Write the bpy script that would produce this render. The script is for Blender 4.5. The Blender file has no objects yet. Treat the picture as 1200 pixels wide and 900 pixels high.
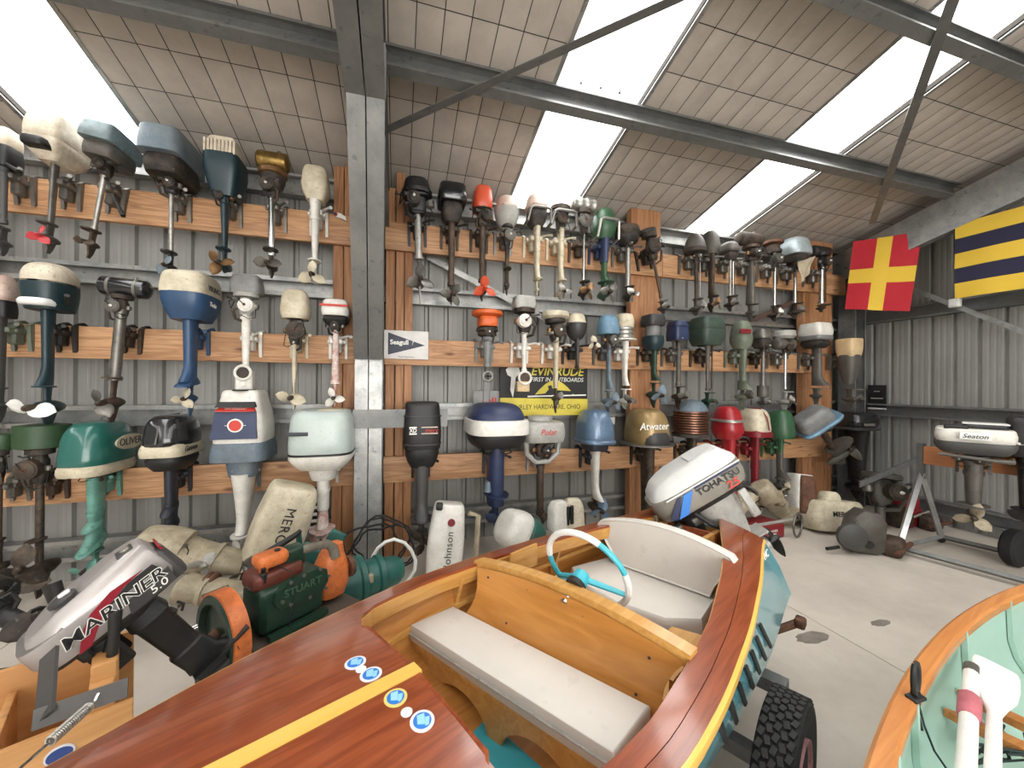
import bpy, math, random
from mathutils import Vector, Matrix
C = bpy.context.scene.collection
R = math.radians
# ---------------------------------------------------------------- camera, world, exposure
CAMH = 1.553
def _basis():
    a, p, r = R(16.45), R(.118), R(.39)
    F = Vector((math.sin(a)*math.cos(p), math.cos(a)*math.cos(p), math.sin(p)))
    S = Vector((math.cos(a), -math.sin(a), 0)); U = S.cross(F)
    return F, S*math.cos(r)+U*math.sin(r), -S*math.sin(r)+U*math.cos(r)
FW, RT, UP = _basis()
cd = bpy.data.cameras.new('camera'); cam = bpy.data.objects.new('camera', cd); C.objects.link(cam)
cd.sensor_width = 36; cd.lens = 36*452/1200; cd.clip_start = .02; cd.clip_end = 200
M4 = Matrix((RT, UP, -FW)).transposed().to_4x4(); M4.translation = (0, 0, CAMH)
cam.matrix_world = M4
sc = bpy.context.scene; sc.camera = cam
w = bpy.data.worlds.new('overcast_sky'); sc.world = w; w.use_nodes = True
bg = w.node_tree.nodes['Background']; bg.inputs[0].default_value = (1, .985, .96, 1); bg.inputs[1].default_value = 6.0
vs = sc.view_settings; vs.view_transform = 'Standard'; vs.look = 'None'; vs.gamma = 1; vs.use_curve_mapping = False
vs.exposure = 0.62
sc.cycles.use_denoising = True
sc.cycles.max_bounces = 8; sc.cycles.diffuse_bounces = 5; sc.cycles.transparent_max_bounces = 8
sc.cycles.sample_clamp_indirect = 6
EAVE, SLOPE, YW, XW, YR = 3.42, .253, 3.85, 5.95, 3.55     # eave height, roof slope, back wall, right wall, rail face
RIDGE = -1.2
def roofz(y): return EAVE + SLOPE*(YW-y) if y >= RIDGE else EAVE+SLOPE*(YW-RIDGE)-SLOPE*(RIDGE-y)
def portal(loc, rot, sx, sy):
    l = bpy.data.lights.new('daylight_portal', 'AREA'); l.shape = 'RECTANGLE'; l.size = sx; l.size_y = sy; l.cycles.is_portal = True
    o = bpy.data.objects.new('daylight_portal', l); o.location = loc; o.rotation_euler = rot; C.objects.link(o)
SKY = [(-4.9, -4.2), (-2.59, -1.89), (1.08, 1.785), (3.27, 3.98)]  # first strip and the runs past the ridge are unseen, added for light
RA = math.atan(SLOPE); RL = (YW-RIDGE)/math.cos(RA)
for x0, x1 in SKY:
    ym = (YW+RIDGE)/2
    portal(((x0+x1)/2, ym, roofz(ym)-.03), (-RA, 0, 0), x1-x0, RL)
    y2 = RIDGE-(YW-RIDGE)/2
    portal(((x0+x1)/2, y2, roofz(y2)-.03), (RA, 0, 0), x1-x0, RL)
DOOR = (-3.0, 3.4, 2.7)
portal(((DOOR[0]+DOOR[1])/2, -6.2, DOOR[2]/2), (R(90), 0, 0), DOOR[1]-DOOR[0], DOOR[2])
# ---------------------------------------------------------------- helpers
def at(px, py, X=None, Y=None, Z=None):
    r = FW + RT*((px-600)/452) + UP*((450-py)/452)
    t = X/r.x if X is not None else Y/r.y if Y is not None else (Z-CAMH)/r.z
    return Vector((0, 0, CAMH)) + r*t
def lin(h):
    h = h.lstrip('#'); o = []
    for i in (0, 2, 4):
        c = int(h[i:i+2], 16)/255; o.append(c/12.92 if c <= .04045 else ((c+.055)/1.055)**2.4)
    return tuple(o)+(1,)
MATS = {}
def mat(name, col, rough=.45, metal=0, wear=.25, dirt='#4a3f36', scale=9, coat=0, bump=0, chips=1):
    if name in MATS: return MATS[name]
    m = bpy.data.materials.new(name); m.use_nodes = True; MATS[name] = m
    nt = m.node_tree; N = nt.nodes; L = nt.links; b = N['Principled BSDF']
    b.inputs['Roughness'].default_value = rough; b.inputs['Metallic'].default_value = metal
    if coat: b.inputs['Coat Weight'].default_value = coat; b.inputs['Coat Roughness'].default_value = .08
    tc = N.new('ShaderNodeTexCoord')
    if wear > 0:
        oi = N.new('ShaderNodeObjectInfo'); va = N.new('ShaderNodeVectorMath'); va.operation = 'ADD'
        mu = N.new('ShaderNodeMath'); mu.operation = 'MULTIPLY'; mu.inputs[1].default_value = 37
        L.new(oi.outputs['Random'], mu.inputs[0]); L.new(tc.outputs['Object'], va.inputs[0]); L.new(mu.outputs[0], va.inputs[1])
        nz = N.new('ShaderNodeTexNoise'); nz.inputs['Scale'].default_value = scale; nz.inputs['Detail'].default_value = 8; nz.inputs['Roughness'].default_value = .7
        L.new(va.outputs[0], nz.inputs['Vector'])
        rp = N.new('ShaderNodeValToRGB'); rp.color_ramp.elements[0].position = .40; rp.color_ramp.elements[1].position = .66
        rp.color_ramp.elements[0].color = (0, 0, 0, 1); rp.color_ramp.elements[1].color = (min(1, wear*1.35),)*3+(1,)
        L.new(nz.outputs[0], rp.inputs[0])
        mx = N.new('ShaderNodeMix'); mx.data_type = 'RGBA'; mx.inputs[6].default_value = lin(col); mx.inputs[7].default_value = lin(dirt)
        n2 = N.new('ShaderNodeTexNoise'); n2.inputs['Scale'].default_value = scale*5; n2.inputs['Detail'].default_value = 5; n2.inputs['Roughness'].default_value = .6
        L.new(va.outputs[0], n2.inputs['Vector'])
        r2 = N.new('ShaderNodeValToRGB'); r2.color_ramp.elements[0].position = .60; r2.color_ramp.elements[1].position = .66
        r2.color_ramp.elements[0].color = (0, 0, 0, 1); r2.color_ramp.elements[1].color = (min(.9, wear*1.7*chips),)*3+(1,)
        L.new(n2.outputs[0], r2.inputs[0])
        mm = N.new('ShaderNodeMath'); mm.operation = 'MAXIMUM'; L.new(rp.outputs[0], mm.inputs[0]); L.new(r2.outputs[0], mm.inputs[1])
        L.new(mm.outputs[0], mx.inputs[0]); L.new(mx.outputs[2], b.inputs['Base Color'])
        mr = N.new('ShaderNodeMapRange'); mr.inputs[3].default_value = rough*.8; mr.inputs[4].default_value = min(1, rough*1.3)
        L.new(nz.outputs[0], mr.inputs[0]); L.new(mr.outputs[0], b.inputs['Roughness'])
        if bump:
            bp = N.new('ShaderNodeBump'); bp.inputs['Strength'].default_value = bump; bp.inputs['Distance'].default_value = .01
            L.new(nz.outputs[0], bp.inputs['Height']); L.new(bp.outputs[0], b.inputs['Normal'])
    else:
        b.inputs['Base Color'].default_value = lin(col)
    return m
def wood(name, c1, c2, rough=.5, axis=0, coat=0, gs=3.0, knots=True, dist=3.0):
    if name in MATS: return MATS[name]
    m = bpy.data.materials.new(name); m.use_nodes = True; MATS[name] = m
    nt = m.node_tree; N = nt.nodes; L = nt.links; b = N['Principled BSDF']
    b.inputs['Roughness'].default_value = rough
    if coat: b.inputs['Coat Weight'].default_value = coat; b.inputs['Coat Roughness'].default_value = .1
    tc = N.new('ShaderNodeTexCoord'); mp = N.new('ShaderNodeMapping')
    s = [14, 14, 14]; s[axis] = .9
    mp.inputs['Scale'].default_value = s
    oi = N.new('ShaderNodeObjectInfo'); mu = N.new('ShaderNodeMath'); mu.operation = 'MULTIPLY'; mu.inputs[1].default_value = 50
    L.new(oi.outputs['Random'], mu.inputs[0]); L.new(mu.outputs[0], mp.inputs['Location'])
    L.new(tc.outputs['Object'], mp.inputs['Vector'])
    n1 = N.new('ShaderNodeTexNoise'); n1.inputs['Scale'].default_value = gs*.35; n1.inputs['Detail'].default_value = 3; n1.inputs['Distortion'].default_value = dist*.3
    wv = N.new('ShaderNodeTexNoise'); wv.inputs['Scale'].default_value = gs*2.2; wv.inputs['Detail'].default_value = 6; wv.inputs['Roughness'].default_value = .65
    L.new(mp.outputs[0], n1.inputs['Vector']); L.new(mp.outputs[0], wv.inputs['Vector'])
    m1 = N.new('ShaderNodeMath'); m1.operation = 'MULTIPLY'; m1.inputs[1].default_value = 7
    L.new(n1.outputs[0], m1.inputs[0]); pp = N.new('ShaderNodeMath'); pp.operation = 'PINGPONG'; pp.inputs[1].default_value = 1
    L.new(m1.outputs[0], pp.inputs[0])
    a = N.new('ShaderNodeMath'); a.operation = 'MULTIPLY_ADD'; a.inputs[1].default_value = .45
    h = N.new('ShaderNodeMath'); h.operation = 'MULTIPLY'; h.inputs[1].default_value = .6
    L.new(wv.outputs[0], h.inputs[0]); L.new(pp.outputs[0], a.inputs[0]); L.new(h.outputs[0], a.inputs[2])
    mx = N.new('ShaderNodeMix'); mx.data_type = 'RGBA'; mx.inputs[6].default_value = lin(c1); mx.inputs[7].default_value = lin(c2)
    L.new(a.outputs[0], mx.inputs[0]); out = mx.outputs[2]
    if knots:
        kn = N.new('ShaderNodeTexVoronoi'); kn.inputs['Scale'].default_value = 3.2
        mp2 = N.new('ShaderNodeMapping'); s2 = [2.4, 2.4, 2.4]; s2[axis] = .8; mp2.inputs['Scale'].default_value = s2
        L.new(mu.outputs[0], mp2.inputs['Location']); L.new(tc.outputs['Object'], mp2.inputs['Vector']); L.new(mp2.outputs[0], kn.inputs['Vector'])
        rp = N.new('ShaderNodeValToRGB'); rp.color_ramp.elements[0].position = .05; rp.color_ramp.elements[1].position = .16
        rp.color_ramp.elements[0].color = (.8, .8, .8, 1); rp.color_ramp.elements[1].color = (0, 0, 0, 1)
        L.new(kn.outputs[0], rp.inputs[0]); m3 = N.new('ShaderNodeMix'); m3.data_type = 'RGBA'
        L.new(rp.outputs[0], m3.inputs[0]); L.new(out, m3.inputs[6]); m3.inputs[7].default_value = lin('#5b2f17'); out = m3.outputs[2]
    L.new(out, b.inputs['Base Color'])
    return m
class MB:
    def __init__(s): s.v = []; s.f = []
    def add(s, vs_, fs):
        o = len(s.v); s.v += [tuple(p) for p in vs_]; s.f += [tuple(i+o for i in q) for q in fs]; return s
    def box(s, c, d, m=None):
        x, y, z = d[0]/2, d[1]/2, d[2]/2
        p = [Vector((i*x, j*y, k*z)) for i in (-1, 1) for j in (-1, 1) for k in (-1, 1)]
        if m is not None: p = [m @ q for q in p]
        c = Vector(c)
        return s.add([q+c for q in p], [(0, 1, 3, 2), (4, 6, 7, 5), (0, 4, 5, 1), (2, 3, 7, 6), (0, 2, 6, 4), (1, 5, 7, 3)])
    def rbox(s, c, d, r=.01, m=None):
        r = min(r, min(d)*.45); x, y, z = d[0]/2, d[1]/2, d[2]/2; c = Vector(c); secs = []
        def ring(zz, q):
            o = []
            for sx, sy in ((1, 1), (-1, 1), (-1, -1), (1, -1)):
                cx, cy = sx*(x-r), sy*(y-r)
                for k in ((0, 1) if sx*sy > 0 else (1, 0)):
                    o.append(Vector((cx+(sx*q if k == 0 else 0), cy+(sy*q if k == 1 else 0), zz)))
            return o
        secs = [ring(-z, 0.3*r), ring(-z+r*.3, .75*r), ring(-z+r, r), ring(z-r, r), ring(z-r*.3, .75*r), ring(z, .3*r)]
        secs = [[(m @ p if m is not None else p)+c for p in q] for q in secs]
        return s.loft(secs)
    def loft(s, secs, cap=True, closed=True):
        n = len(secs[0]); o = len(s.v)
        for q in secs: s.v += [tuple(p) for p in q]
        for i in range(len(secs)-1):
            for j in range(n if closed else n-1):
                a = o+i*n+j; b = o+i*n+(j+1) % n
                s.f.append((a, b, b+n, a+n))
        if cap:
            s.f.append(tuple(o+j for j in reversed(range(n)))); e = o+(len(secs)-1)*n; s.f.append(tuple(e+j for j in range(n)))
        return s
    def tube(s, pts, r, n=8, cap=True):
        pts = [Vector(p) for p in pts]; secs = []; up = None
        for i, p in enumerate(pts):
            t = (pts[min(i+1, len(pts)-1)]-pts[max(i-1, 0)]).normalized()
            if up is None:
                up = Vector((0, 0, 1)) if abs(t.z) < .9 else Vector((1, 0, 0))
            a = t.cross(up).normalized(); up = a.cross(t).normalized()
            rr = r[i] if isinstance(r, (list, tuple)) else r
            secs.append([p+(a*math.cos(2*math.pi*k/n)+up*math.sin(2*math.pi*k/n))*rr for k in range(n)])
        return s.loft(secs, cap)
    def lathe(s, prof, c=(0, 0, 0), ax='z', n=18, ring=False):
        c = Vector(c); secs = []
        if ring: prof = list(prof)+[prof[0]]
        for r, h in prof:
            q = []
            for k in range(n):
                a = 2*math.pi*k/n; u, v = r*math.cos(a), r*math.sin(a)
                q.append(c+(Vector((u, v, h)) if ax == 'z' else Vector((h, u, v)) if ax == 'x' else Vector((v, h, u))))
            secs.append(q)
        return s.loft(secs, cap=not ring)
    def sell(s, secs, N=20):
        out = []
        for z, w_, l_, cx, cy, n in secs:
            q = []
            for k in range(N):
                a = 2*math.pi*(k+.5)/N; ca, sa = math.cos(a), math.sin(a)
                q.append(Vector((cx+w_/2*math.copysign(abs(ca)**(2/n), ca), cy+l_/2*math.copysign(abs(sa)**(2/n), sa), z)))
            out.append(q)
        return s.loft(out)
    def plate(s, outline, z0, z1):     # prism of an xy outline
        n = len(outline)
        return s.loft([[Vector((x, y, z0)) for x, y in outline], [Vector((x, y, z1)) for x, y in outline]])
    def xf(s, m): s.v = [tuple(m @ Vector(p)) for p in s.v]; return s
    def mesh(s, name, m, ang=38):
        me = bpy.data.meshes.new(name); me.from_pydata(s.v, [], s.f); me.validate()
        import bmesh
        b = bmesh.new(); b.from_mesh(me); bmesh.ops.recalc_face_normals(b, faces=b.faces); b.to_mesh(me); b.free()
        if m: me.materials.append(m)
        if ang:
            me.shade_smooth(); me.set_sharp_from_angle(angle=R(ang))
        return me
def link(name, data, parent=None, label=None, loc=None, rot=None):
    o = bpy.data.objects.new(name, data); C.objects.link(o)
    if parent: o.parent = parent
    if label: o['label'] = label
    if loc is not None: o.location = loc
    if rot is not None: o.rotation_euler = rot
    return o
def obj(name, mb, m, parent=None, label=None, ang=38, loc=None, rot=None):
    return link(name, mb.mesh(name, m, ang), parent, label, loc, rot)
def tag(o, label, cat, group=None):
    o['label'] = label; o['category'] = cat
    if group: o['group'] = group
    return o
def empty(name, label, cat, loc=(0, 0, 0), rz=0, group=None, mw=None):
    o = bpy.data.objects.new(name, None); C.objects.link(o); o.empty_display_size = .05
    if mw is not None: o.matrix_world = mw
    else: o.location = loc; o.rotation_euler = (0, 0, rz)
    return tag(o, label, cat, group)
def struct(name, mb, m, ang=30):
    o = obj(name, mb, m, ang=ang); o['kind'] = 'structure'; return o
def text(s, size, m, parent, loc, rot, name='lettering', ex=.001, align='CENTER', shear=0, sx=1, bold=0, sp=1):
    c = bpy.data.curves.new(name, 'FONT'); c.body = s; c.size = size; c.extrude = ex; c.align_x = align; c.align_y = 'CENTER'; c.shear = shear; c.offset = bold; c.space_character = sp
    c.resolution_u = 3
    tmp = bpy.data.objects.new('tmp', c); me = bpy.data.meshes.new_from_object(tmp); bpy.data.objects.remove(tmp); bpy.data.curves.remove(c)
    me.name = name; me.materials.clear(); me.materials.append(m); o = link(name, me, parent)
    if isinstance(rot, Matrix): o.matrix_local = rot; o.location = loc
    else: o.location = loc; o.rotation_euler = rot
    o.scale = (sx, 1, 1)
    return o
def disc(mb, c, r, axis, h=.002, n=20):
    mb.lathe([(r, -h/2), (r, h/2)], c, axis, n); return mb
# ---------------------------------------------------------------- materials
galv = mat('galvanised_steel', '#a6a5a1', .42, .7, .5, '#6d7274', 5)
galvd = mat('galvanised_steel_dull', '#7a7a77', .5, .5, .4, '#55585a', 4)
clad = mat('wall_cladding_grey', '#908f8b', .55, .25, .25, '#706d69', 1.2, chips=.2)
claddk = mat('wall_backing', '#4b4d4d', .8, 0, 0)
concrete = mat('concrete_floor', '#c9c0b4', .75, 0, .4, '#a39a8f', 1.3, bump=.1, chips=.15)
jointm = mat('floor_joint', '#5f5a54', .9, 0, 0)
foil = mat('ceiling_foil', '#b9b0a6', .6, 0, .4, '#938b82', 2.5, chips=0)
foilj = mat('ceiling_joint', '#3d3834', .9, 0, 0)
pine = wood('pine_timber', '#80502f', '#cfa378', .6, 0, 0, 4, True, 5)
pinev = wood('pine_timber_upright', '#774729', '#bb8a60', .6, 2, 0, 4)
mahog = wood('mahogany_varnished', '#63250f', '#9a4f2b', .28, 0, .6, 6, False, 1.5)
honey = wood('honey_plywood', '#9c6228', '#c48a48', .4, 0, .3, 2.5, False, 4)
honey2 = wood('yellow_timber', '#b07a38', '#d3a35c', .4, 0, .3, 3, False)
# ---------------------------------------------------------------- setting: floor, walls, roof
X0, Y0 = -6.0, -6.2
f = struct('floor', MB().box(((X0+XW)/2, (Y0+YW)/2, -.06), (XW-X0+.4, YW-Y0+.4, .1)), jointm, 0)
jx = [X0, -2.2, -.4, 2.66, XW]; jy = [Y0, -2.6, .3, YW+.1]
for i in range(4):
    for j in range(3):
        a, b, c_, d = jx[i], jx[i+1], jy[j], jy[j+1]
        obj('floor_slab', MB().box(((a+b)/2, (c_+d)/2, -.02), (b-a-.006, d-c_-.006, .04)), concrete, f, ang=0)
def sheet_mesh(name, wdt, h, ribs, d=.03, z0=0):
    pts = []; p = wdt/ribs
    for i in range(ribs):
        x = i*p
        pts += [(x, 0), (x+.035, 0), (x+.042, .0014), (x+.055, .0014), (x+.062, 0), (x+.085, 0), (x+.092, .0014), (x+.105, .0014), (x+.112, 0), (x+p-.05, 0), (x+p-.038, d), (x+p-.012, d)]
        if i == ribs-1: pts.append((x+p, 0))
        # shallow swage in the pan
    q = []
    for x, y in pts: q.append((x, y))
    mb = MB(); secs = [[Vector((x, y, z0)) for x, y in q], [Vector((x, y, h)) for x, y in q]]
    mb.loft(secs, cap=False, closed=False)
    me = mb.mesh(name, clad, 0); return me
# back wall: backing with overlapping ribbed sheets, girts and eave purlin as its parts
wb = struct('wall_back', MB().box(((X0+XW)/2, YW+.09, EAVE/2+.02), (XW-X0, .04, EAVE+.04)), claddk, 0)
sm = sheet_mesh('cladding_sheet', .764, EAVE, 4)
x = X0
while x < XW-.1:
    link('cladding_sheet', sm, wb, loc=(x, YW, 0)); x += .762
def csec(mb, p0, p1, h, fl, face, up=Vector((0, 0, 1)), t=.006, lip=.02):
    # C purlin from p0 to p1; web of height h facing 'face', flanges pointing along +face
    p0, p1 = Vector(p0), Vector(p1); d = (p1-p0).normalized(); face = Vector(face).normalized(); up = Vector(up).normalized()
    prof = [(0, -h/2), (fl, -h/2), (fl, -h/2+lip), (fl-t, -h/2+lip), (fl-t, -h/2+t), (t, -h/2+t), (t, h/2-t), (fl-t, h/2-t), (fl-t, h/2-lip), (fl, h/2-lip), (fl, h/2), (0, h/2)]
    return mb.loft([[p+face*a+up*b for a, b in prof] for p in (p0, p1)])
for z in (2.39, 1.29, .27):
    obj('girt', csec(MB(), (X0, 3.84, z), (XW-.1, 3.84, z), .16, .1, (0, -1, 0), lip=.034), galv, wb, ang=0)
obj('eave_purlin', csec(MB(), (X0, 3.83, EAVE-.14), (XW, 3.83, EAVE-.14), .18, .09, (0, -1, 0)), galv, wb, ang=0)
# right wall
wr = struct('wall_right', MB().box((XW+.09, (Y0+YW)/2, 2.0), (.04, YW-Y0, 4.0)), claddk, 0)
sm2 = sheet_mesh('cladding_sheet', .764, 4.6, 4)
y = YW
while y > -2.5:
    zt = roofz(y-.38) - .02
    o = link('cladding_sheet', sm2, wr, loc=(XW, y, 0), rot=(0, 0, R(-90))); o.scale = (1, 1, zt/4.6); y -= .762
for z in (2.45, 1.27, .2):
    obj('girt', csec(MB(), (XW-.01, YW, z), (XW-.01, -3, z), .15, .11, (-1, 0, 0)), galvd, wr, ang=0)
gable = MB(); prof = [(YW, EAVE), (RIDGE, roofz(RIDGE)), (Y0, roofz(Y0)), (Y0, 3.6), (YW, 3.4)]
gable.loft([[Vector((XW+.07, a, b)) for a, b in prof], [Vector((XW+.11, a, b)) for a, b in prof]])
obj('gable_backing', gable, claddk, wr, ang=0)
wl = struct('wall_left', MB().box((X0-.05, (Y0+YW)/2, 1.9), (.1, YW-Y0, 3.8)), clad, 0)
g2 = MB().loft([[Vector((X0-.1, a, b)) for a, b in prof], [Vector((X0, a, b)) for a, b in prof]]); obj('gable_sheet', g2, clad, wl, ang=0)
wf = struct('wall_front', MB().box((X0+(DOOR[0]-X0)/2, Y0, 1.7), (DOOR[0]-X0, .1, 3.4)).box((DOOR[1]+(XW-DOOR[1])/2, Y0, 1.7), (XW-DOOR[1], .1, 3.4)).box(((X0+XW)/2, Y0, 3.36), (XW-X0, .1, .12)), clad, 0)
# roof: sheets with foil-faced insulation under wire netting, and translucent skylights between
def rp(x, y, d): return Vector((x, y, roofz(y)+d))
def slab(mb, x0, x1, y0, y1, d0, d1):
    q = [rp(x0, y0, d0), rp(x1, y0, d0), rp(x1, y1, d0), rp(x0, y1, d0)]
    return mb.loft([q, [p+Vector((0, 0, d1-d0)) for p in q]])
edges = [X0-.05] + [e for s in SKY for e in s] + [XW+.12]
CY = .305
def panel_mesh(wd, ln):
    mb = MB(); n = 3; g = []
    for j in range(n+1):
        for i in range(n+1):
            x, y = -wd/2+.003+(wd-.006)*i/n, -ln/2+.003+(ln-.006)*j/n
            e = (i in (0, n)) or (j in (0, n))
            g.append((x, y, 0 if e else -.009))
    mb.add(g, [(j*(n+1)+i, j*(n+1)+i+1, (j+1)*(n+1)+i+1, (j+1)*(n+1)+i) for j in range(n) for i in range(n)])
    me = mb.mesh('insulation_panel', foil, 60); return me
# face normals of the panels look down into the room
for bi in range(0, len(edges), 2):
    a, b = edges[bi], edges[bi+1]
    ce = struct('ceiling', slab(slab(MB(), a, b, YW+.12, RIDGE, 0, .04), a, b, RIDGE, Y0-.1, 0, .04), foilj, 0)
    n = max(1, round((b-a)/.165)); wd = (b-a)/n; me = panel_mesh(wd, CY/math.cos(RA))
    lowy = {2: 2.6, 4: 1.1, 6: .9, 8: .9}.get(bi, 1.2)
    xs = [] if bi == 0 else [i for i in range(n) if a+(i+.5)*wd > -3.2]
    ys = []; y = YW
    while y > lowy: ys.append(y-CY/2); y -= CY
    for i in xs:
        for yy in ys:
            o = link('insulation_panel', me, ce, loc=rp(a+(i+.5)*wd, yy, -.012)); o.rotation_euler = (-RA, 0, 0)
    rest = MB()
    def lay(xa, xb, ya, yb): slab(rest, xa, xb, ya, yb, -.012, -.006)
    xa = a+xs[0]*wd if xs else b
    if xa > a+.01: lay(a, xa-.004, YW, RIDGE)
    if xs: lay(xa, b, y-.004, RIDGE)
    lay(a, b, RIDGE-.002, Y0)
    obj('insulation_blanket', rest, foil, ce, ang=0)
    for e in ([b] if bi == 0 else [a, b] if bi < len(edges)-2 else [a]):
        s = -.03 if e == b else .03
        obj('edge_flashing', slab(MB(), e, e+s, YW, RIDGE, -.022, -.014), galv, ce, ang=0)
sky_m = bpy.data.materials.new('translucent_roof_sheet'); sky_m.use_nodes = True
nt = sky_m.node_tree; nt.nodes.remove(nt.nodes['Principled BSDF'])
tr = nt.nodes.new('ShaderNodeBsdfTransparent'); tl = nt.nodes.new('ShaderNodeBsdfTranslucent'); mxs = nt.nodes.new('ShaderNodeMixShader')
tr.inputs[0].default_value = (.93, .95, .96, 1); tl.inputs[0].default_value = (.9, .92, .93, 1); mxs.inputs[0].default_value = .35
nt.links.new(tr.outputs[0], mxs.inputs[1]); nt.links.new(tl.outputs[0], mxs.inputs[2]); nt.links.new(mxs.outputs[0], nt.nodes['Material Output'].inputs[0])
for k, (a, b) in enumerate(SKY):
    mb = MB(); n = 18
    for ya, yb in ((YW+.1, RIDGE), (RIDGE, Y0)):
        s0 = [rp(a-.02+(b-a+.04)*i/n, ya, .05+.008*math.cos(i*math.pi)) for i in range(n+1)]
        s1 = [rp(a-.02+(b-a+.04)*i/n, yb, .05+.008*math.cos(i*math.pi)) for i in range(n+1)]
        mb.loft([s0, s1], cap=False, closed=False)
    o = struct('window_%d' % (k+1), mb, sky_m, 60)
    if k == 2:
        fx = MB()
        for q in range(3): fx.lathe([(.012, 0), (.012, .03), (.004, .032)], rp(a+.18+q*.16, 2.55, .0), 'z', 8)
        obj('roof_screw', fx, galvd, o)
# purlins under the roof
for k, yy in enumerate((2.62, 1.66, .5, -.6)):
    mb = MB(); up = Vector((0, SLOPE, 1)).normalized(); face = Vector((0, -1, SLOPE)).normalized()
    c_ = rp(0, yy, -.115)
    csec(mb, (X0, c_.y, c_.z), (XW-.25, c_.y, c_.z), .18, .075, face, up)
    o = struct('trim_%d' % (k+1), mb, galvd, 0)
# rafters on the gable wall and over the middle frame
def rafter(xc, wd, k, y_end, depth=.36, off=.2):
    mb = MB()
    for sg in (-1, 1):
        xi = xc+sg*.004
        csec(mb, (xi, YW-.05, roofz(YW-.05)-off-depth/2), (xi, RIDGE, roofz(RIDGE)-off-depth/2), depth, wd/2, (sg, 0, 0), Vector((0, SLOPE, 1)))
    o = struct('trim_%d' % k, mb, galvd, 0); return o
raf = rafter(-.195, .215, 5, RIDGE)
g = MB(); csec(g, (5.5, YW-.02, roofz(YW)-.37), (5.5, RIDGE, roofz(RIDGE)-.37), .36, .1, (1, 0, 0), Vector((0, SLOPE, 1)))
gr = struct('trim_6', g, galv, 0)
bl = MB()
for i in range(4): bl.lathe([(.016, -.012), (.016, 0)], (5.49, 3.62-.1*i, roofz(3.62-.1*i)-.38+.05*(-1)**i), 'x', 6)
obj('bolt', bl, galvd, gr)
# portal column with knee brace (pair of back-to-back channels)
cm = MB()
for sg in (-1, 1): csec(cm, (-.23+sg*.004, 3.47, 0), (-.23+sg*.004, 3.47, roofz(3.47)-.2), .3, .1, (sg, 0, 0), Vector((0, 1, 0)))
col = struct('trim_7', cm, galv, 0)
bm_ = MB()
b0, b1 = Vector((-.23, 3.3, 1.80)), Vector((-.187, 2.28, 3.50)); dd = (b1-b0).normalized(); upv = Vector((1, 0, 0)).cross(dd).normalized()
for sg in (-1, 1):
    csec(bm_, b0+Vector((sg*.004, .06, 0)), b1+Vector((sg*.004, .06, 0)), .2, .102, (sg, 0, 0), upv)
obj('knee_brace', bm_, galvd, col, ang=0)
strap_plate = MB().box((.03, 3.30, 1.27), (.75, .006, .15)); obj('tie_strap', strap_plate, galvd, col, ang=0)
cc = MB(); csec(cc, (5.72, 3.7, 0), (5.72, 3.7, EAVE-.1), .2, .2, (0, -1, 0), Vector((1, 0, 0))); struct('trim_8', cc, galv, 0)
# flat bracing straps
def strap(p0, p1, wd, k, m=galvd):
    p0, p1 = Vector(p0), Vector(p1); d = (p1-p0).normalized(); s = d.cross(Vector((0, 0, 1))).normalized()*wd/2; t = s.cross(d).normalized()*.003
    mb = MB().loft([[p+s+t, p-s+t, p-s-t, p+s-t] for p in (p0, p1)]); return struct('trim_%d' % k, mb, m, 0)
def up_to_roof(px, py, off):
    r = FW+RT*((px-600)/452)+UP*((450-py)/452); t = (EAVE+SLOPE*YW+off-CAMH)/(r.z+SLOPE*r.y); return Vector((0, 0, CAMH))+r*t
def ext(a, b, e): return b+(b-a).normalized()*e
a, b = up_to_roof(453, 152, -.23), up_to_roof(790, 0, -.23); strap(a, ext(a, b, 2), .06, 9)
a, b = up_to_roof(1022, 262, -.23), up_to_roof(1117, 0, -.23); strap(a, ext(a, b, 1.5), .06, 10)
rust = mat('rusty_steel', '#6a5148', .7, .3, .5)
p = [at(1072, 340, X=5.72), at(1215, 395, X=5.72)]
s_ = MB(); q0, q1 = p; s_.loft([[q+Vector((dx, 0, dz)) for dx, dz in ((-.003, -.03), (.003, -.03), (.003, .03), (-.003, .03))] for q in (q0, q1)]); struct('trim_11', s_, galv, 0)
p = [at(500, 300, Y=3.72), at(640, 374, Y=3.72)]
s_ = MB(); s_.loft([[q+Vector((0, dy, dz)) for dy, dz in ((-.002, -.03), (.002, -.03), (.002, .03), (-.002, .03))] for q in p]); struct('trim_12', s_, galv, 0)
p = [at(985, 390, Y=3.72), at(884, 402, Y=3.72)]
p = [at(885, 374, Y=3.73), at(950, 345, Y=3.73)]
s_ = MB(); s_.loft([[q+Vector((0, dy, dz)) for dy, dz in ((-.002, -.03), (.002, -.03), (.002, .03), (-.002, .03))] for q in p]); struct('trim_13', s_, rust, 0)
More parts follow.
